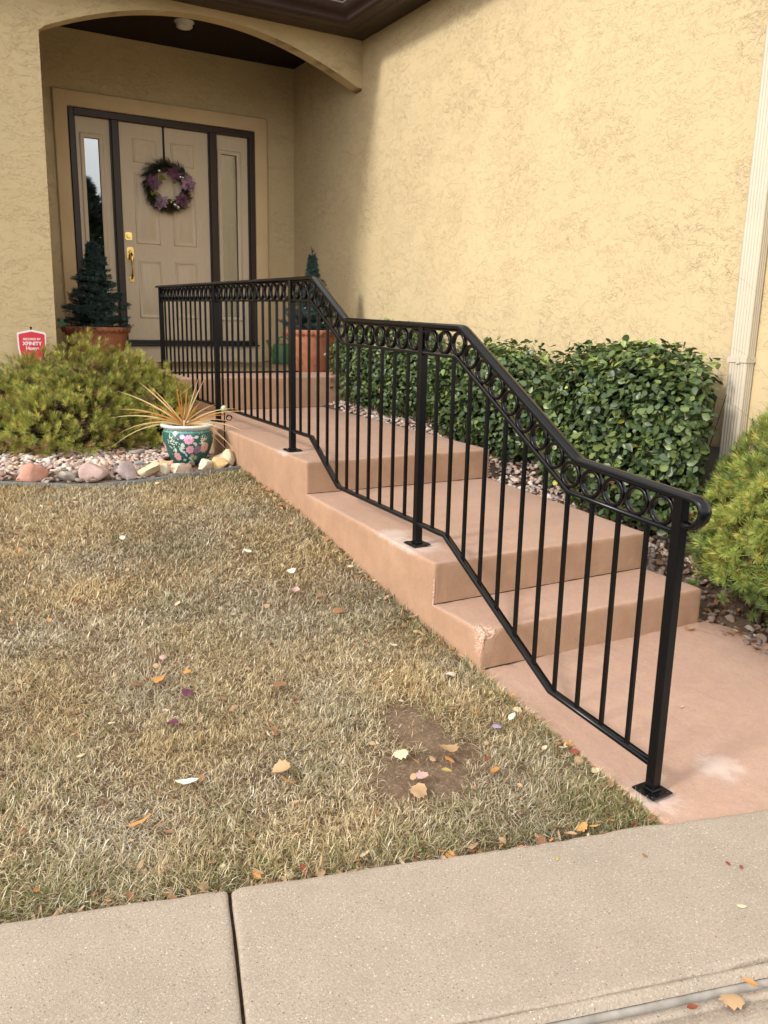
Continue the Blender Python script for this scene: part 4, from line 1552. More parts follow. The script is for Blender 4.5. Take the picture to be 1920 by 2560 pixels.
zl = lambda x, y: float(z_lawn(np.array(x), np.array(y)))
FL = [(-.462, .42, .075, ('oak', .5), 'tan', 'big curled tan leaf lying on the bare soil patch in the lawn'),
      (-.475, .39, .045, ('oval', -.6), 'orange', 'golden leaf tucked under the big curled tan leaf'),
      (-.52, .345, .035, ('oval', .9), 'yellow', 'small mustard yellow leaf on the near side of the bare soil'),
      (-.60, .48, .05, ('oak', -.4), 'cream', 'cream crumpled leaf at the far left rim of the bare patch'),
      (-.64, .31, .062, ('oak', -.4), 'tan', 'broad tan maple leaf left of the bare soil patch'),
      (-.60, .355, .045, ('oak', .5), 'pink', 'pale pinkish leaf touching the broad tan maple leaf'),
      (-.27, .55, .038, ('oak', .5), 'orange', 'bright orange leaf between the bare patch and the walkway'),
      (-.24, .46, .045, ('oval', -.6), 'lilac', 'violet faded petal in the grass near the walkway edge'),
      (-.165, .47, .040, ('oval', .9), 'white', 'white curled leaf beside the lower walkway edge'),
      (-.385, .27, .050, ('oval', .9), 'orange', 'folded rusty orange leaf below the violet petal'),
      (-.50, -.0, .036, ('oval', .9), 'orange', 'orange leaf close to the sidewalk near the end post'),
      (-.97, .56, .060, ('oak', .5), 'tan', 'upright tan leaf in the lower middle of the lawn'),
      (-.98, .50, .045, ('thin', 1.2), 'orange', 'thin golden leaf under the upright tan leaf'),
      (-1.235, .62, .070, ('thin', 1.2), 'white', 'white arched bark peel in the lower left lawn'),
      (-1.20, .92, .040, ('oak', .5), 'purple', 'dark purple leaf alone left of the lawn centre'),
      (-1.105, 1.08, .04, ('oak', -.4), 'purple', 'dark purple leaf nearest the lawn centre'),
      (-1.17, 1.18, .055, ('oak', .5), 'orange', 'rust orange leaf pair piece near the purple leaves'),
      (-1.25, 1.20, .045, ('oval', -.6), 'brown', 'brown leaf left of the rust orange one'),
      (-1.07, 1.19, .030, ('oak', .5), 'orange', 'small amber leaf right of the rust orange one'),
      (-1.12, 1.33, .045, ('oval', -.6), 'pink', 'mauve pink flat petal in the left centre of the lawn'),
      (-.95, 1.72, .032, ('oval', -.6), 'cream', 'round cream disc like seed pod in mid lawn'),
      (-.46, 1.62, .062, ('oval', .9), 'pink', 'pinkish white petal leaf near the chipped step side'),
      (-.40, 1.80, .05, ('oak', .5), 'white', 'white twisted leaf in the grass below the second step'),
      (-.52, 2.05, .055, ('oval', .9), 'white', 'larger white leaf pair in the upper right lawn'),
      (-.36, 1.40, .06, ('oak', -.4), 'brown', 'crumpled brown oak leaf close to the second step side'),
      (-.30, 1.05, .05, ('oval', .9), 'white', 'bright white leaf beside the lowest step'),
      (-.20, .80, .05, ('oak', -.4), 'white', 'pale green white leaf where the lowest step meets the walkway'),
      (-.80, .98, .05, ('oak', .5), 'brown', 'brown leaf cluster piece right of the lawn centre'),
      (-1.40, .52, .06, ('thin', 1.2), 'orange', 'long thin orange leaf standing at the lower left'),
      (-1.02, 2.4, .045, ('oval', .9), 'white', 'small white leaf in the far centre of the lawn'),
      (-1.62, 1.9, .05, ('thin', .6), 'cream', 'cream sliver leaf at the left edge of the lawn'),
      (-1.45, 1.75, .045, ('thin', 1.2), 'orange', 'orange sliver leaf near the left edge of the lawn'),
      ]
for (x, y, L, kd, c_, lab) in FL:
    fallen(x, y, zl(x, y) + .024, L * 1.12, kd, c_, lab)
# on hard surfaces
fallen(-.439, -.628, -.018, .058, ('oak', -.4), 'tan', 'jagged tan oak leaf lying in the gutter at the lower right', rz=1.1, tilt=.1)
fallen(-.372, -.622, -.014, .034, ('oval', .9), 'orange', 'small orange leaf on the curb lip at the right edge', rz=.3, tilt=.15)
fallen(-.527, -.598, -.024, .026, ('oval', .9), 'red', 'small red brown leaf in the gutter left of the oak leaf', tilt=.05)
fallen(.47, .30, zt0(0, .30) + .001, .028, ('thin', .6), 'cream', 'small cream leaf on the walkway beyond the end post', tilt=.05)
fallen(1.02, .74, zt0(0, .74) + .001, .05, ('oak', .5), 'tan', 'tan leaf against the right end of the lowest step', tilt=.1)
for (u, v, L, c_, lab) in ((.62, .18, .018, 'red', 'small red stain-like leaf scrap right of centre on the sidewalk'), (.88, .30, .020, 'red', 'rust red leaf scraps near the curb on the sidewalk'),
                          (-.08, .06, .016, 'yellow', 'tiny yellow green leaf on the sidewalk below the lawn'), (.50, .33, .026, 'cream', 'small pinkish cream leaf scrap on the sidewalk'), (.30, .10, .020, 'brown', 'brown crumpled scrap on the sidewalk close to the slab joint'),
                          (.66, .20, .016, 'red', 'tiny rusty scrap beside the pale scrap in the sidewalk middle'), (1.12, .12, .022, 'brown', 'dark brown scrap at the right side of the sidewalk')):
    x, y = W(UJ + .9 + u * .62, v + .02)
    fallen(x, y, .001, L, ('oval', -.6), c_, lab, tilt=.03)

# litter nobody could count
n = 1150
lx = rng.uniform(-2.3, -.09, n); ly = rng.uniform(-.1, 3.2, n)
near_edge = rng.random(n) < .34
t = rng.random(n)
lx = np.where(near_edge, np.where(rng.random(n) < .6, rng.uniform(-2.2, -.2, n), XL - .01 - np.abs(rng.normal(size=n)) * .03), lx)
e_y = E0[1] + ((lx - E0[0]) * ND[0]) / -ND[1] 
s_t = np.where(near_edge & (lx < -.15), np.abs(rng.normal(size=n)) * .02 + .006, s_of(lx, ly))
ly = np.where(near_edge & (lx < -.15), (E0[1] - (lx - E0[0]) * .2709) + s_t / .9652, ly)
ok = (s_of(lx, ly) > .004) & (ly < y_edge(lx) - .02)
lx, ly = lx[ok], ly[ok]
near_e = near_edge[ok]
n = len(lx)
names = ['tan', 'orange', 'brown', 'cream', 'brown', 'tan', 'brown', 'tan', 'tan', 'red', 'brown', 'cream']
LC['tan'] = (.46, .31, .18)
ic = np.array([LC[c] for c in names])[rng.integers(0, len(names), n)] * rng.uniform(.75, 1.15, (n, 1))
zz = z_lawn(lx, ly) + .012 + rng.random(n) * .012
Rz = frames(np.column_stack([rng.normal(size=n) * .35, rng.normal(size=n) * .35, np.ones(n)]), rng.uniform(0, 6.28, n))
parts = []
kinds = rng.integers(0, 6, n)
for t_ in range(6):
    m = kinds == t_
    V, F = tmpl[tk[t_]]
    parts.append(scatter(V, F, np.column_stack([lx, ly, zz])[m], Rz[m], rng.uniform(.010, .032, m.sum()) * np.where(near_e[m], 1.3, 1), None, ic[m]))
V, F, cc = join(parts)
tag(obj_np('leaf_litter', V, F, M_dry, smooth=True, col=cc), 'small dry leaf scraps scattered through the lawn', 'leaf litter', kind='stuff')
# litter on the gravel at right and under the left pine
n = 420
lx = np.concatenate([rng.uniform(1.13, 1.45, 260), rng.uniform(-1.8, -.1, 160)])
ly = np.concatenate([rng.uniform(.2, 1.6, 260), rng.uniform(3.9, 4.4, 160)])
zz = np.where(lx > 0, z_right(lx, ly) + .02, zbedL(lx, ly) + .02)
ic = np.array([LC[c] for c in names])[rng.integers(0, 8, n)] * rng.uniform(.6, 1.0, (n, 1))
Rz = frames(np.column_stack([rng.normal(size=n) * .4, rng.normal(size=n) * .4, np.ones(n)]), rng.uniform(0, 6.28, n))
parts = []
kinds = rng.integers(0, 6, n)
for t_ in range(6):
    m = kinds == t_
    V, F = tmpl[tk[t_]]
    parts.append(scatter(V, F, np.column_stack([lx, ly, zz])[m], Rz[m], rng.uniform(.018, .045, m.sum()), None, ic[m]))
V, F, cc = join(parts)
tag(obj_np('bed_litter', V, F, M_dry, smooth=True, col=cc), 'dry leaf scraps lying over the gravel beds', 'leaf litter', kind='stuff')

# ------------------------------------------------------------------ painted ceramic pot with dried plant
PX, PY, PZ = -.305, 3.70, .470
prof = [(.092, 0), (.100, .004), (.118, .035), (.142, .085), (.158, .135), (.1625, .17), (.158, .198), (.150, .215), (.1475, .222), (.150, .228), (.157, .234)]
ppn = np.array(prof)
tt = np.linspace(0, 1, 150)
arc = np.concatenate([[0], np.cumsum(np.hypot(*np.diff(ppn, axis=0).T))]); arc /= arc[-1]
fine = np.column_stack([np.interp(tt, arc, ppn[:, 0]), np.interp(tt, arc, ppn[:, 1])])
for _ in range(6):
    fine[1:-1] = (fine[:-2] + 2 * fine[1:-1] + fine[2:]) / 4
SEGP = 360
V, F = lathe(fine, SEGP)
ang = np.tile(np.linspace(0, 2 * PI, SEGP, endpoint=False), len(fine))
hgt = np.repeat(fine[:, 1], SEGP)
# direction facing the viewer is the origin of the painted pattern
face = math.atan2(CAM.y - PY, CAM.x - PX)
u = ((ang - face + PI) % (2 * PI) - PI) * .155      # metres round the belly, 0 faces the camera, + to the right
v = hgt
col = np.tile(np.array((.030, .110, .092)), (len(u), 1)) * (1 + .15 * (vnoise(u, v, 60, 3) - .5))[:, None]


def flower(cx, cz, r, c, c2, pet=9, wob=.18, seed=0):
    du, dv = u - cx, v - cz
    th = np.arctan2(dv, du); d = np.hypot(du, dv)
    R_ = r * (1 - wob * np.abs(np.sin(th * pet / 2 + seed)) )
    m = d < R_
    k = (d / r)[:, None]
    band = (.5 + .5 * np.sin(d / r * 14 + np.sin(th * 5 + seed) * 2.2))[:, None]
    cc_ = np.array(c) * (1 - band) + np.array(c2) * band
    cc_ = cc_ * (1 - .35 * (k < .16))
    col[m] = cc_[m]


def leafp(cx, cz, l, a, c=(.55, .66, .56)):
    du, dv = u - cx, v - cz
    x = du * math.cos(a) + dv * math.sin(a); y = -du * math.sin(a) + dv * math.cos(a)
    m = (x > 0) & (x < l) & (np.abs(y) < .30 * l * np.sin(np.clip(x / l, 0, 1) * PI) ** .8 * (1 - .2 * np.abs(np.sin(x / l * 22))))
    vein = (np.abs(y) < l * .02)[:, None]
    col[m] = np.where(vein, np.array((.25, .4, .33)), np.array(c))[m]


for ku in range(-3, 4):
    o_ = ku * .325
    r5 = random.Random(ku + 5)
    for (cx, cz, l, a) in ((-.012, .178, .030, 2.8), (.035, .180, .034, .2), (.03, .15, .028, -.6), (-.03, .150, .034, -2.0), (-.02, .112, .032, 2.9), (.05, .122, .03, 1.7),
                           (.018, .10, .028, .1), (-.02, .08, .026, -1.2), (.07, .08, .03, .9), (.0, .045, .032, .1), (-.045, .03, .03, .2), (.035, .03, .032, 2.6), (.085, .16, .035, -1.2), (-.075, .19, .03, 2.2),
                           (-.055, .12, .04, -1.1), (-.085, .115, .035, -1.7), (.105, .12, .03, 1.2), (-.10, .065, .035, .3), (.02, .028, .028, -.3)):
        leafp(o_ + cx, cz, l, a)
    flower(o_ + .005, .168, .033, (.72, .22, .42), (.82, .55, .66), 9, .16, 1)
    flower(o_ - .034, .186, .017, (.60, .42, .62), (.75, .6, .75), 7, .2, 2)
    flower(o_ + .012, .103, .030, (.66, .20, .34), (.80, .50, .56), 7, .18, 3)
    flower(o_ + .060, .101, .028, (.15, .10, .17), (.32, .24, .34), 8, .12, 4)
    flower(o_ + .117, .110, .036, (.55, .22, .20), (.70, .42, .38), 8, .15, 5)
    flower(o_ - .085, .055, .033, (.66, .26, .30), (.78, .50, .50), 8, .2, 6)
    flower(o_ - .030, .130, .012, (.75, .72, .62), (.6, .66, .7), 5, .35, 1)
    flower(o_ - .028, .085, .011, (.70, .62, .75), (.8, .6, .7), 5, .35, 2)
    flower(o_ + .028, .060, .016, (.55, .32, .18), (.42, .5, .42), 6, .3, 3)
    flower(o_ + .052, .046, .018, (.50, .30, .22), (.45, .42, .36), 6, .3, 8)
    for k in range(60):   # sprays of little white blossoms
        a_, b_ = r5.gauss(-.100, .019), r5.gauss(.150, .026)
        m = np.hypot(u - o_ - a_, v - b_) < .0032
        col[m] = (.72, .72, .62)
        a_, b_ = r5.gauss(.098, .012), r5.gauss(.166, .018)
        m = np.hypot(u - o_ - a_, v - b_) < .0026
        col[m] = (.72, .70, .60)
neck = v > .2075
col[neck] = (.14, .42, .36)
for k in range(-14, 15):
    cx = k * .036
    m = neck & (np.hypot((u - cx), (v - .2185) * 1.0) < .0052); col[m] = (.26, .03, .03)
    m = neck & (np.abs(u - cx - .015) < .0075) & (np.abs(v - .2185) < .0045) & (np.sin((u - cx) * 900) > 0); col[m] = (.03, .10, .10)
m = (v > .2065) & (v < .2085); col[m] = (.05, .25, .22)
M_ceramic = attr_mat('glazed_painted_ceramic', .16, .6)
pot = empty('flower_pot', 'dark green ceramic pot painted with pink peonies and white rim, by the steps', 'flower pot', (PX, PY, PZ))
pot.rotation_euler = (0, 0, 0)
obj_np('pot_body', V, F, M_ceramic, pot, smooth=True, col=col)
V, F = lathe([(.152, .226), (.160, .233), (.1685, .238), (.171, .245), (.168, .251), (.160, .253), (.126, .250), (.121, .245), (.119, .22)], 72)
obj_np('rim', V, F, simple('white_glaze', (.72, .72, .68), .2, .6, var=.05), pot, smooth=True)
V, F = lathe([(0.001, .238), (.06, .240), (.122, .233)], 40)
obj_np('soil', V, F, M_soil, pot)

plant = empty('dried_spike_plant', 'dried orange spike plant with long arching blades growing from the painted pot', 'plant', (PX - .02, PY, PZ + .24))
SCR = np.array([math.cos(face + PI / 2), math.sin(face + PI / 2), 0])   # to the viewer's right is -SCR? resolved below
right = np.array([rt.x, rt.y, 0.0])
toward = np.array([CAM.x - PX, CAM.y - PY, 0]); toward /= np.linalg.norm(toward)
spec_ = [  # (screen angle deg from vertical, + right; length; droop; toward component; tone)
    (-66, .46, .10, .1, 0), (-58, .50, .06, .0, 1), (-62, .40, .12, .3, 2), (-40, .36, .02, .1, 0), (-44, .42, .03, -.1, 1), (-80, .42, .14, .1, 1), (-76, .34, .12, .3, 0), (-85, .46, .20, .2, 1),
    (-52, .20, .0, .2, 3), (-48, .24, .02, .2, 3), (-35, .22, .0, .1, 3), (-10, .22, .0, .1, 3), (-4, .26, -.01, .0, 3), (2, .28, 0, .1, 2), (9, .26, .02, 0, 1), (17, .34, .02, .1, 1), (24, .36, .03, -.1, 1),
    (5, .20, 0, .2, 3), (-7, .30, 0, .0, 3), (12, .20, 0, .2, 2), (33, .24, .04, .1, 2), (48, .30, .06, .1, 0), (58, .40, .10, .1, 1), (66, .46, .10, .0, 0), (70, .36, .10, .2, 2), (62, .32, .08, .2, 3),
    (74, .30, .12, .2, 1), (80, .28, .12, .3, 2), (84, .36, .22, .2, 1), (72, .40, .34, .5, 1), (-2, .26, .35, .9, 1), (-75, .50, .10, -.1, 1), (-70, .30, .08, .1, 2), (-55, .32, .06, .0, 2), (38, .16, .0, .2, 3), (-25, .16, 0, .2, 3),
    (77, .42, .16, -.1, 1), (-64, .26, .05, .3, 3), (88, .34, .26, .1, 0), (55, .22, .03, .2, 3)]
PC = np.array([(.62, .40, .17), (.68, .52, .28), (.52, .27, .08), (.48, .20, .045)])
for (a, L, dr, tw, tone_) in spec_:
    a = math.radians(a)
    d = right * math.sin(a) + np.array([0, 0, math.cos(a)]) + toward * tw * .5
    d /= np.linalg.norm(d)
    K = 9
    pts = []
    for i in range(K):
        q = i / (K - 1)
        pts.append(d * L * q + np.array([0, 0, -1]) * (dr * q * q + .10 * L * q ** 2 * abs(math.sin(a)) - .12 * L * q * abs(math.sin(a))) )
    pts = np.array(pts) + np.array([rnd.uniform(-.012, .012), rnd.uniform(-.012, .012), 0])
    side = np.cross(d, toward); side /= np.linalg.norm(side)
    fold = toward * .0015
    V, F = [], []
    for i in range(K):
        q = i / (K - 1)
        wd_ = (.0018 + .0028 * math.sin(min(1, q * 1.7 + .15) * PI * .5)) * (1 - q ** 2.2) + .0004
        V += [pts[i] - side * wd_, pts[i] - fold, pts[i] + side * wd_]
    for i in range(K - 1):
        F += [(i * 3, i * 3 + 1, i * 3 + 4, i * 3 + 3), (i * 3 + 1, i * 3 + 2, i * 3 + 5, i * 3 + 4)]
    c = PC[tone_] * np.linspace(.8, 1.15, len(V))[:, None]
    obj_np('blade', np.array(V), F, M_dry, plant, smooth=True, col=c)

# glass ball ornament by the fourth post
orn = empty('garden_stake', 'small glass ball on a curled dark wire at the railing foot beside the potted plant', 'ornament', (-.085, 3.62, .66))
V, F = lathe([(.0001, -.021), (.010, -.0185), (.018, -.0105), (.021, 0), (.018, .0105), (.010, .0185), (.0001, .021)], 24, 0, 0, .16)
n = N('crackled_glass_ball')
c_ = n.mix(n.ramp(n.voro(60), .1, .4), (.16, .20, .10), (.42, .46, .33))
obj_np('ball', V, F, n.fin(c_, .35, .4), orn, smooth=True)
pts = [(0, 0, .0 - .2), (0, 0, .06), (.004, .0, .12), (0, 0, .142)]
V, F = tube(pts, .004, 8)
ths = np.linspace(0, 9, 26)
V2, F2 = tube([(.03 + .018 * math.cos(t), -.01 * t / 4, .10 + .016 * math.sin(t)) for t in ths], .003, 6)
V, F = join([(V, F), (V2, F2)])
obj_np('stake', V, F, M_black, orn, smooth=True)

# ------------------------------------------------------------------ security sign
sg = empty('yard_sign', 'red shield shaped yard sign with white border in front of the wall', 'sign', (-1.02, 5.20, 0))
cx, top, hw = 0.0, 1.272, .100
sh = [(-hw, top - .020), (-hw * .93, top - .010), (0, top + .010), (hw * .93, top - .010), (hw, top - .020), (hw * .99, top - .12), (hw * .86, top - .20), (hw * .5, top - .255), (0, top - .285), (-hw * .5, top - .255), (-hw * .86, top - .20), (-hw * .99, top - .12)]


def shield(scale, y0, y1, mat, name, parent):
    bm = bmesh.new()
    cz = top - .125
    plate(bm, [(x * scale, cz + (z - cz) * scale) for x, z in sh], y0, y1)
    return bm_obj(name, bm, mat, parent)


M_sw = simple('white_sign_plastic', (.85, .84, .82), .35, .5, var=.02)
M_sr = simple('red_sign_print', (.70, .035, .06), .35, .5, var=.03)
board = shield(1.0, -.006, 0, M_sw, 'board', sg)
shield(.90, -.0075, -.0062, M_sr, 'red_field', sg)


def text(s_, size, x, z, parent, y=-.0082, bold=.0, mat=M_sw):
    cu = bpy.data.curves.new('lettering', 'FONT')
    cu.body = s_; cu.size = size; cu.align_x = 'CENTER'; cu.offset = bold; cu.extrude = .0004
    t = bpy.data.objects.new('lettering', cu)
    C.objects.link(t)
    dg = bpy.context.evaluated_depsgraph_get()
    me = bpy.data.meshes.new_from_object(t.evaluated_get(dg))
    bpy.data.objects.remove(t)
    me.materials.clear(); me.materials.append(mat)
    o = bpy.data.objects.new('lettering', me)
    link(o, parent)
    o.location = (x, y, z); o.rotation_euler = (PI / 2, 0, 0)
    return o


text('SECURED BY', .0215, 0, top - .066, sg, bold=.0006)
text('XFINITY', .036, 0, top - .103, sg, bold=.0012)
text('Home', .036, 0, top - .138, sg, bold=.0010)
bm = bmesh.new(); bx(bm, -.006, .006, .0005, .008, .3, top + .022); cyl_y(bm, 0, top + .024, .008, .0, .008, 12)
bm_obj('stake', bm, M_black, sg)

# ------------------------------------------------------------------ little artificial trees in terracotta pots
def scalloped_pot(name, label, cx, cy, cz, rt_, rb, h, seed):
    p = empty(name, label, 'plant pot', (cx, cy, cz))
    V, F = lathe([(rb * .98, 0), (rb, .006), (rb + (rt_ - rb) * .55, h * .45), (rt_ * .95, h * .86), (rt_ * .955, h * .90), (rt_ * .90, h * .90), (rt_ * .86, h * .8)], 72)
    obj_np('pot_body', V, F, M_terra, p, smooth=True)
    # rim with a pinched, wavy lower lip
    K = 34
    seg = K * 6
    V, F = [], []
    prof_ = [(1.0, .995), (1.02, .985), (1.025, .96), (1.0, .90), (.965, .885), (.955, .90)]
    for i in range(seg):
        a = 2 * PI * i / seg
        sc_ = .5 + .5 * math.cos(K * a)
        for j, (r, z) in enumerate(prof_):
            rr = rt_ * (r + (.012 * sc_ if j in (2, 3) else 0)); zz_ = h * (z - (.05 * sc_ if j == 3 else (.035 * sc_ if j == 4 else 0)))
            V.append((rr * math.cos(a), rr * math.sin(a), zz_))
        V.append((rt_ * .93 * math.cos(a), rt_ * .93 * math.sin(a), h * .995))
        V.append((rt_ * .90 * math.cos(a), rt_ * .90 * math.sin(a), h * .9))
    m = 8
    for i in range(seg):
        j = (i + 1) % seg
        F += [(i * m + 5 - k, j * m + 5 - k, j * m + 4 - k, i * m + 4 - k) for k in range(5)]
        F += [(i * m, j * m, j * m + 6, i * m + 6), (i * m + 6, j * m + 6, j * m + 7, i * m + 7)]
    obj_np('rim', V, F, M_terra, p, smooth=True)
    V, F = lathe([(0.001, h * .88), (rt_ * .92, h * .87)], 40)
    obj_np('soil', V, F, M_soil, p)
    # pressed fan pattern
    parts = []
    for q in range(7):
        a0 = 2 * PI * q / 7 - 1.9 + seed
        for k in range(9):
            t = (k / 8 - .5) * 1.5
            ln = .10 * (1 - .25 * abs(t))
            pts_ = []
            for e in (0.15, .6, 1.0):
                z = h * .10 + ln * e * math.cos(t)
                r = rb + (rt_ - rb) * (.55 * z / (h * .45) if z < h * .45 else .55 + .40 * (z - h * .45) / (h * .41)) + .0005
                a = a0 + ln * e * math.sin(t) / max(r, .05)
                pts_.append((r * math.cos(a), r * math.sin(a), z))
            parts.append(tube(pts_, [.0015, .004, .0025], 5))
    V, F = join(parts)
    obj_np('fan_relief', V, F, M_terra, p, smooth=True)
    return p


def little_tree(label, cx, cy, cz, h, r, seed, topthin=0):
    rr = np.random.default_rng(seed)
    root = empty('christmas_tree', label, 'christmas tree', (cx, cy, cz))
    V, F = tube([(0, 0, -.05), (0, 0, h * .5), (0, 0, h)], [.012, .008, .003], 6)
    obj_np('trunk', V, F, M_twig, root)
    bases, dirs, lens = [], [], []
    nb = 170
    for i in range(nb):
        t = (i + .5) / nb
        z = h * (t ** 1.12) * .93
        R_ = r * (1 - t) ** .85 * (1 + .18 * math.sin(t * 34)) + .012
        if topthin and t > .72: R_ *= .45
        ph = i * 2.399 + rr.normal() * .3
        bases.append((0, 0, z)); dirs.append((math.cos(ph), math.sin(ph), rr.uniform(-.05, .35))); lens.append(R_ * rr.uniform(.75, 1.15))
    nv, nf = tuft_template(20, .026, 1.25, seed, .0013)
    P, D, Bp = [], [], []
    for b, d, l in zip(bases, dirs, lens):
        b, d = np.array(b), np.array(d) / np.linalg.norm(d)
        e = b + d * l + np.array([0, 0, .0])
        Bp.append(tube([b, (b + e) / 2 + [0, 0, .006], e], [.0035, .003, .002], 4))
        m = max(3, int(l / .011))
        for q in np.linspace(.18, 1.0, m):
            P.append(b + (e - b) * q); D.append(d + rr.normal(size=3) * .35)
        # side sprigs
        for q in (.45, .7, .85):
            s1 = np.cross(d, [0, 0, 1]) * rr.choice([-1, 1])
            e2 = b + (e - b) * q + (s1 * .7 + d * .6) * l * .33
            for w_ in (.4, .7, 1.0):
                P.append(b + (e - b) * q + (e2 - (b + (e - b) * q)) * w_); D.append(s1 + d + rr.normal(size=3) * .25)
    for q in np.linspace(.86, 1.0, 12):
        P.append(np.array([0, 0, h * q])); D.append(np.array([0, 0, 1]) + rr.normal(size=3) * .5)
    P, D = np.array(P), np.array(D)
    k = len(P)
    base = np.array([(.032, .062, .054), (.022, .045, .044), (.060, .100, .085), (.045, .075, .068)])
    ic = base[rr.integers(0, 4, k)] * rr.uniform(.8, 1.25, (k, 1))
    V, F, cc = scatter(nv, nf, P, frames(D, rr.uniform(0, 6, k)), rr.uniform(.8, 1.2, k), None, ic)
    obj_np('foliage', V, F, M_needle, root, col=cc, kind='stuff')
    V, F = join(Bp)
    obj_np('branch', V, F, M_twig, root)
    # string lights
    for i in range(46):
        q = P[rr.integers(0, k)] * np.array([1.03, 1.03, 1]) + [0, 0, .004]
        bm = bmesh.new()
        bmesh.ops.create_cone(bm, cap_ends=True, segments=6, radius1=.0045, radius2=.002, depth=.02)
        o = bm_obj('light_bulb', bm, M_bulb, root, smooth=True)
        o.location = q; o.rotation_euler = (rr.uniform(0, 3), rr.uniform(0, 3), 0)
    return root


M_bulb = simple('clear_bulb', (.85, .85, .80), .1, .9, var=.02)
zp6 = float(zp(0, 6.0))
scalloped_pot('terracotta_pot', 'wide terracotta bowl pot with scalloped rim left of the door', -.385, 6.08, zp6, .278, .17, .345, .4)
little_tree('bushy artificial christmas tree with clear lights in the wide pot left of the door', -.375, 6.08, zp6 + .32, .77, .26, 3)
scalloped_pot('terracotta_pot', 'tall terracotta pot with pressed fan pattern at the right of the porch', 1.285, 5.22, zp6 - .006, .232, .145, .36, .0)
little_tree('artificial christmas tree with a thin bare tip in the tall right hand pot', 1.285, 5.22, zp6 + .32, .70, .215, 5, 1)

# green flag-like pick left of the left tree
M_green = simple('green_tin', (.03, .15, .05), .4, .5, var=.2, scale=20)
pk = empty('garden_pick', 'small green tin leaf on a thin wire left of the bowl pot', 'ornament', (-.685, 5.90, zp6 + .30))
bm = bmesh.new()
plate(bm, [(-.022, .125), (.030, .055), (.0, .05), (-.028, .03)], 0, .003)
bm_obj('leaf_plate', bm, M_green, pk)
V, F = tube([(.0, .001, .06), (.02, 0, .03), (.03, 0, -.02), (.05, 0.02, -.1)], .0018, 5)
obj_np('wire', V, F, M_black, pk)
V, F = tube([(.05, .02, -.1), (.07, .03, -.18), (.08, .06, -.29)], .0018, 5)
obj_np('wire', V, F, M_black, pk)

# green watering can beside the right pot
M_can = simple('dull_green_plastic', (.085, .21, .085), .5, .4, var=.12, scale=8)
wc = empty('watering_can', 'green watering can on the porch floor between the door and the tall pot', 'watering can', (1.50, 6.42, zp6))
V, F = lathe([(0.0001, .001), (.10, 0), (.105, .01), (.10, .10), (.088, .19), (.080, .20), (.074, .195)], 36)
obj_np('body', V, F, M_can, wc, smooth=True)
V, F = tube([(-.08, -.02, .05), (-.13, -.03, .12), (-.165, -.04, .21), (-.175, -.04, .235)], [.026, .020, .014, .020], 12)
obj_np('spout', V, F, M_can, wc, smooth=True)
V, F = tube([(-.05, 0, .19), (-.035, 0, .26), (.03, 0, .275), (.09, 0, .22), (.11, 0, .12), (.095, 0, .06)], .010, 10)
obj_np('handle', V, F, M_can, wc, smooth=True)

# doormat
n = N('brown_coir')
n.bump(n.noise(400, 2), 1, .004)
M_mat = n.fin(n.mix(n.ramp(n.noise(60, 3), .3, .7), (.19, .13, .07), (.30, .22, .12)), .95, .1)
mt = empty('doormat', 'long brown coir doormat with a black border in front of the door', 'doormat', (.45, 6.0, zp6))
box('mat_pile', -.62, .62, -.92, .62, .002, .016, M_mat, mt, bev=.003)
box('mat_border', -.635, .635, -.935, .635, -.001, .009, M_sill, mt, bev=.002)
mt.location.z = zp6 - .001

# ------------------------------------------------------------------ wreath
WX, WZ, WR = .468, 2.615, .170
wy = DY - .055
wr = empty('wreath', 'evergreen wreath with purple poinsettias and silver balls on the front door', 'wreath', (WX, wy, WZ))
n = 520
a = rng.uniform(0, 2 * PI, n)
rr_ = WR + rng.normal(size=n) * .022
P = np.column_stack([rr_ * np.cos(a), rng.normal(size=n) * .016, rr_ * np.sin(a)])
D = np.column_stack([np.cos(a) * .55 - np.sin(a) * .8, rng.normal(size=n) * .5 - .35, np.sin(a) * .55 + np.cos(a) * .8])
nv, nf = tuft_template(16, .050, .8, 77, .0009)
ic = np.array([(.035, .05, .030), (.025, .038, .025), (.06, .07, .035), (.05, .04, .025)])[rng.integers(0, 4, n)]
V, F, cc = scatter(nv, nf, P, frames(D, rng.uniform(0, 6, n)), rng.uniform(.8, 1.3, n), None, ic)
obj_np('greenery', V, F, M_needle, wr, col=cc, kind='stuff')
V, F = lathe([(WR - .03, 0), (WR - .015, .018), (WR + .01, .018), (WR + .025, 0), (WR + .01, -.018), (WR - .015, -.018), (WR - .03, 0)], 40)
V = V[:, [0, 2, 1]]
obj_np('wreath_ring', V, F, M_twig, wr, smooth=True)


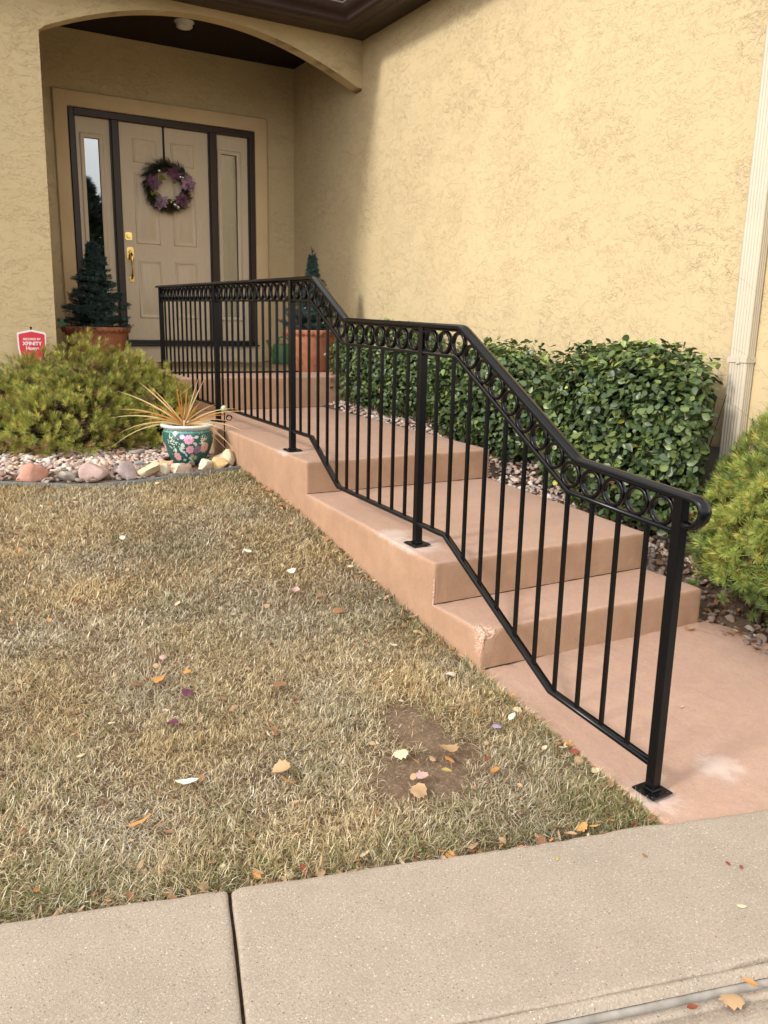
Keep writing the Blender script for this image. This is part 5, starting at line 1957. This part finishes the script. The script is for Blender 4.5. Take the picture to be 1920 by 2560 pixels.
def poinsettia(cx, cz, r, c, seed):
    R3 = random.Random(seed)
    parts = []
    for layer, (m, rr3, lift) in enumerate(((7, 1.0, .15), (6, .72, .45), (5, .42, .9))):
        for k in range(m):
            th = 2 * PI * k / m + layer * .5 + R3.uniform(-.2, .2)
            L = r * rr3 * R3.uniform(.85, 1.1)
            V = LEAF_V.copy()
            V[[2, 6], 1] = .42; V[[3, 5], 1] = .72; V[3, 0] = .17; V[5, 0] = -.17
            V[:, 2] *= -2
            V[:, 2] += V[:, 1] ** 2 * R3.uniform(-.15, .25)
            V = V * np.array([L * 1.15, L, L])
            # petal in plane: local y outwards, local z towards -Y world
            ct, st = math.cos(th), math.sin(th)
            out_ = np.array([ct, -lift * .5, st]); out_ /= np.linalg.norm(out_)
            tx = np.array([-st, 0, ct])
            nz = np.cross(tx, out_)
            if nz[1] > 0: nz = -nz
            W3 = V @ np.stack([tx, out_, nz])
            cl_ = np.array(c) * R3.uniform(.75, 1.2) * np.linspace(.75, 1.3, 10)[:, None]
            parts.append((W3, LEAF_F, cl_))
    V, F, cc = join(parts)
    o = obj_np('flower', V, F, M_dry, wr, smooth=True, col=cc, loc=(cx, -.035, cz))
    V, F = lathe([(0.0001, .008), (.006, .005), (.007, 0)], 8)
    V = V[:, [0, 2, 1]] * np.array([1, -1, 1])
    obj_np('flower_centre', V, F, M_brass, o, smooth=True, loc=(0, -.015, 0))
    return o


PUR, PURL = (.22, .075, .17), (.36, .18, .30)
poinsettia(.065, .130, .085, (.17, .07, .12), 1)
poinsettia(.185, .035, .085, (.36, .22, .30), 2)
poinsettia(.135, -.115, .085, (.19, .08, .13), 3)
poinsettia(-.075, -.150, .085, (.33, .21, .30), 4)
poinsettia(-.145, .015, .088, (.16, .08, .14), 5)
M_silver = simple('silver_ball', (.75, .75, .70), .18, .6, .9, var=.03)
for (x, z, r, mm) in ((-.085, .125, .018, M_silver), (.115, .090, .016, M_silver), (.14, .088, .014, M_silver), (.055, -.165, .020, M_silver), (.085, -.185, .019, M_silver), (.02, -.145, .013, M_brass)):
    V, F = lathe([(r * math.sin(t) + .00001, -r * math.cos(t)) for t in np.linspace(0, PI, 9)], 16)
    obj_np('bauble', V, F, mm, wr, smooth=True, loc=(x, -.05, z))
ic = (.05, .10, .03)
for (x, z, a_, L, c) in ((.165, .12, .6, .07, (.02, .05, .02)), (.15, .14, 1.5, .06, (.02, .045, .02)), (-.17, -.055, 3.6, .05, (.20, .22, .04)), (-.015, .05, 1.2, .08, (.16, .16, .04)), (.03, .03, 5, .05, (.14, .13, .04)),
                       (.03, -.12, 1.9, .05, (.05, .10, .03)), (-.05, .03, 1.2, .06, (.18, .17, .05)), (-.15, -.07, 4.5, .05, (.2, .22, .05))):
    V = LEAF_V * L
    V = np.column_stack([V[:, 0] * math.cos(a_) - V[:, 1] * math.sin(a_), -V[:, 2], V[:, 0] * math.sin(a_) + V[:, 1] * math.cos(a_)])
    obj_np('leaf', V, LEAF_F, M_dry, wr, smooth=True, col=np.tile(np.array(c), (10, 1)), loc=(x, -.045, z))
hk = empty('wreath_hanger', 'black over-the-door strap holding the wreath', 'hanger', (.462, DY - .003, 2.8))
bm = bmesh.new()
bx(bm, -.010, .010, -.002, .0, -.04, .352)
bx(bm, -.010, .010, -.030, -.002, -.043, -.040)
bx(bm, -.010, .010, -.033, -.030, -.043, -.010)
bm_obj('strap', bm, M_black, hk)

# ------------------------------------------------------------------ ornamental grass blades arching in at the right edge
og = empty('ornamental_grass', 'thin dark arching grass blades leaning in from the right edge before the wall', 'plant', (1.68, .62, .35))
for (dx, dy, dz, hz, w_, bow) in ((-.02, .62, 1.30, 0, .0035, .22), (-.10, .50, .95, 0, .0045, .25), (-.12, .58, .72, 0, .004, .20), (-.06, .35, 1.15, 0, .003, .2), (.0, .30, .62, 0, .006, .25), (-.05, .42, .50, 0, .005, .22), (.03, -.3, 1.2, 0, .004, .2), (.0, -.4, .8, 0, .004, .2)):
    K = 12
    V, F = [], []
    for i in range(K):
        q = i / (K - 1)
        p = np.array([dx * q, dy * q ** 1.6, dz * (1.35 * q - .35 * q ** 3.2)])
        wd_ = w_ * (1 - q ** 2) + .0004
        V += [p + np.array([0, -wd_ * .6, -wd_ * .8]), p + np.array([0, wd_ * .6, wd_ * .8])]
    for i in range(K - 1):
        F.append((i * 2, i * 2 + 1, i * 2 + 3, i * 2 + 2))
    obj_np('blade', V, F, M_needle, og, smooth=True, col=np.tile(np.array((.10, .085, .04)), (len(V), 1)))

# ------------------------------------------------------------------ conifer across the street (seen mirrored in the sidelight)
rr = np.random.default_rng(9)
ct = empty('conifer_tree', 'tall dark conifer across the street mirrored in the left sidelight', 'tree', (4.35, -19, -.1))
V, F = tube([(0, 0, -.2), (0, 0, 3), (0, 0, 6.5)], [.25, .16, .03], 10)
obj_np('trunk', V, F, M_twig, ct)
n = 5200
t = rr.random(n) ** .8
z = .6 + t * 5.9
R_ = (1 - t) ** .8 * 2.5 * (.55 + .5 * rr.random(n)) * (1 + .15 * np.sin(z * 5)) + .05
ph = rr.uniform(0, 2 * PI, n)
P = np.column_stack([R_ * np.cos(ph), R_ * np.sin(ph), z])
D = np.column_stack([np.cos(ph), np.sin(ph), rr.normal(size=n) * .3])
nv, nf = tuft_template(12, .20, .9, 6, .012)
ic = np.array([(.03, .05, .025), (.04, .065, .03), (.025, .04, .02)])[rr.integers(0, 3, n)]
V, F, cc = scatter(nv, nf, P, frames(D), rr.uniform(.9, 1.5, n), None, ic)
obj_np('crown', V, F, M_needle, ct, col=cc)
print('tris', sum(len(o.data.polygons) for o in bpy.data.objects if o.type == 'MESH'))
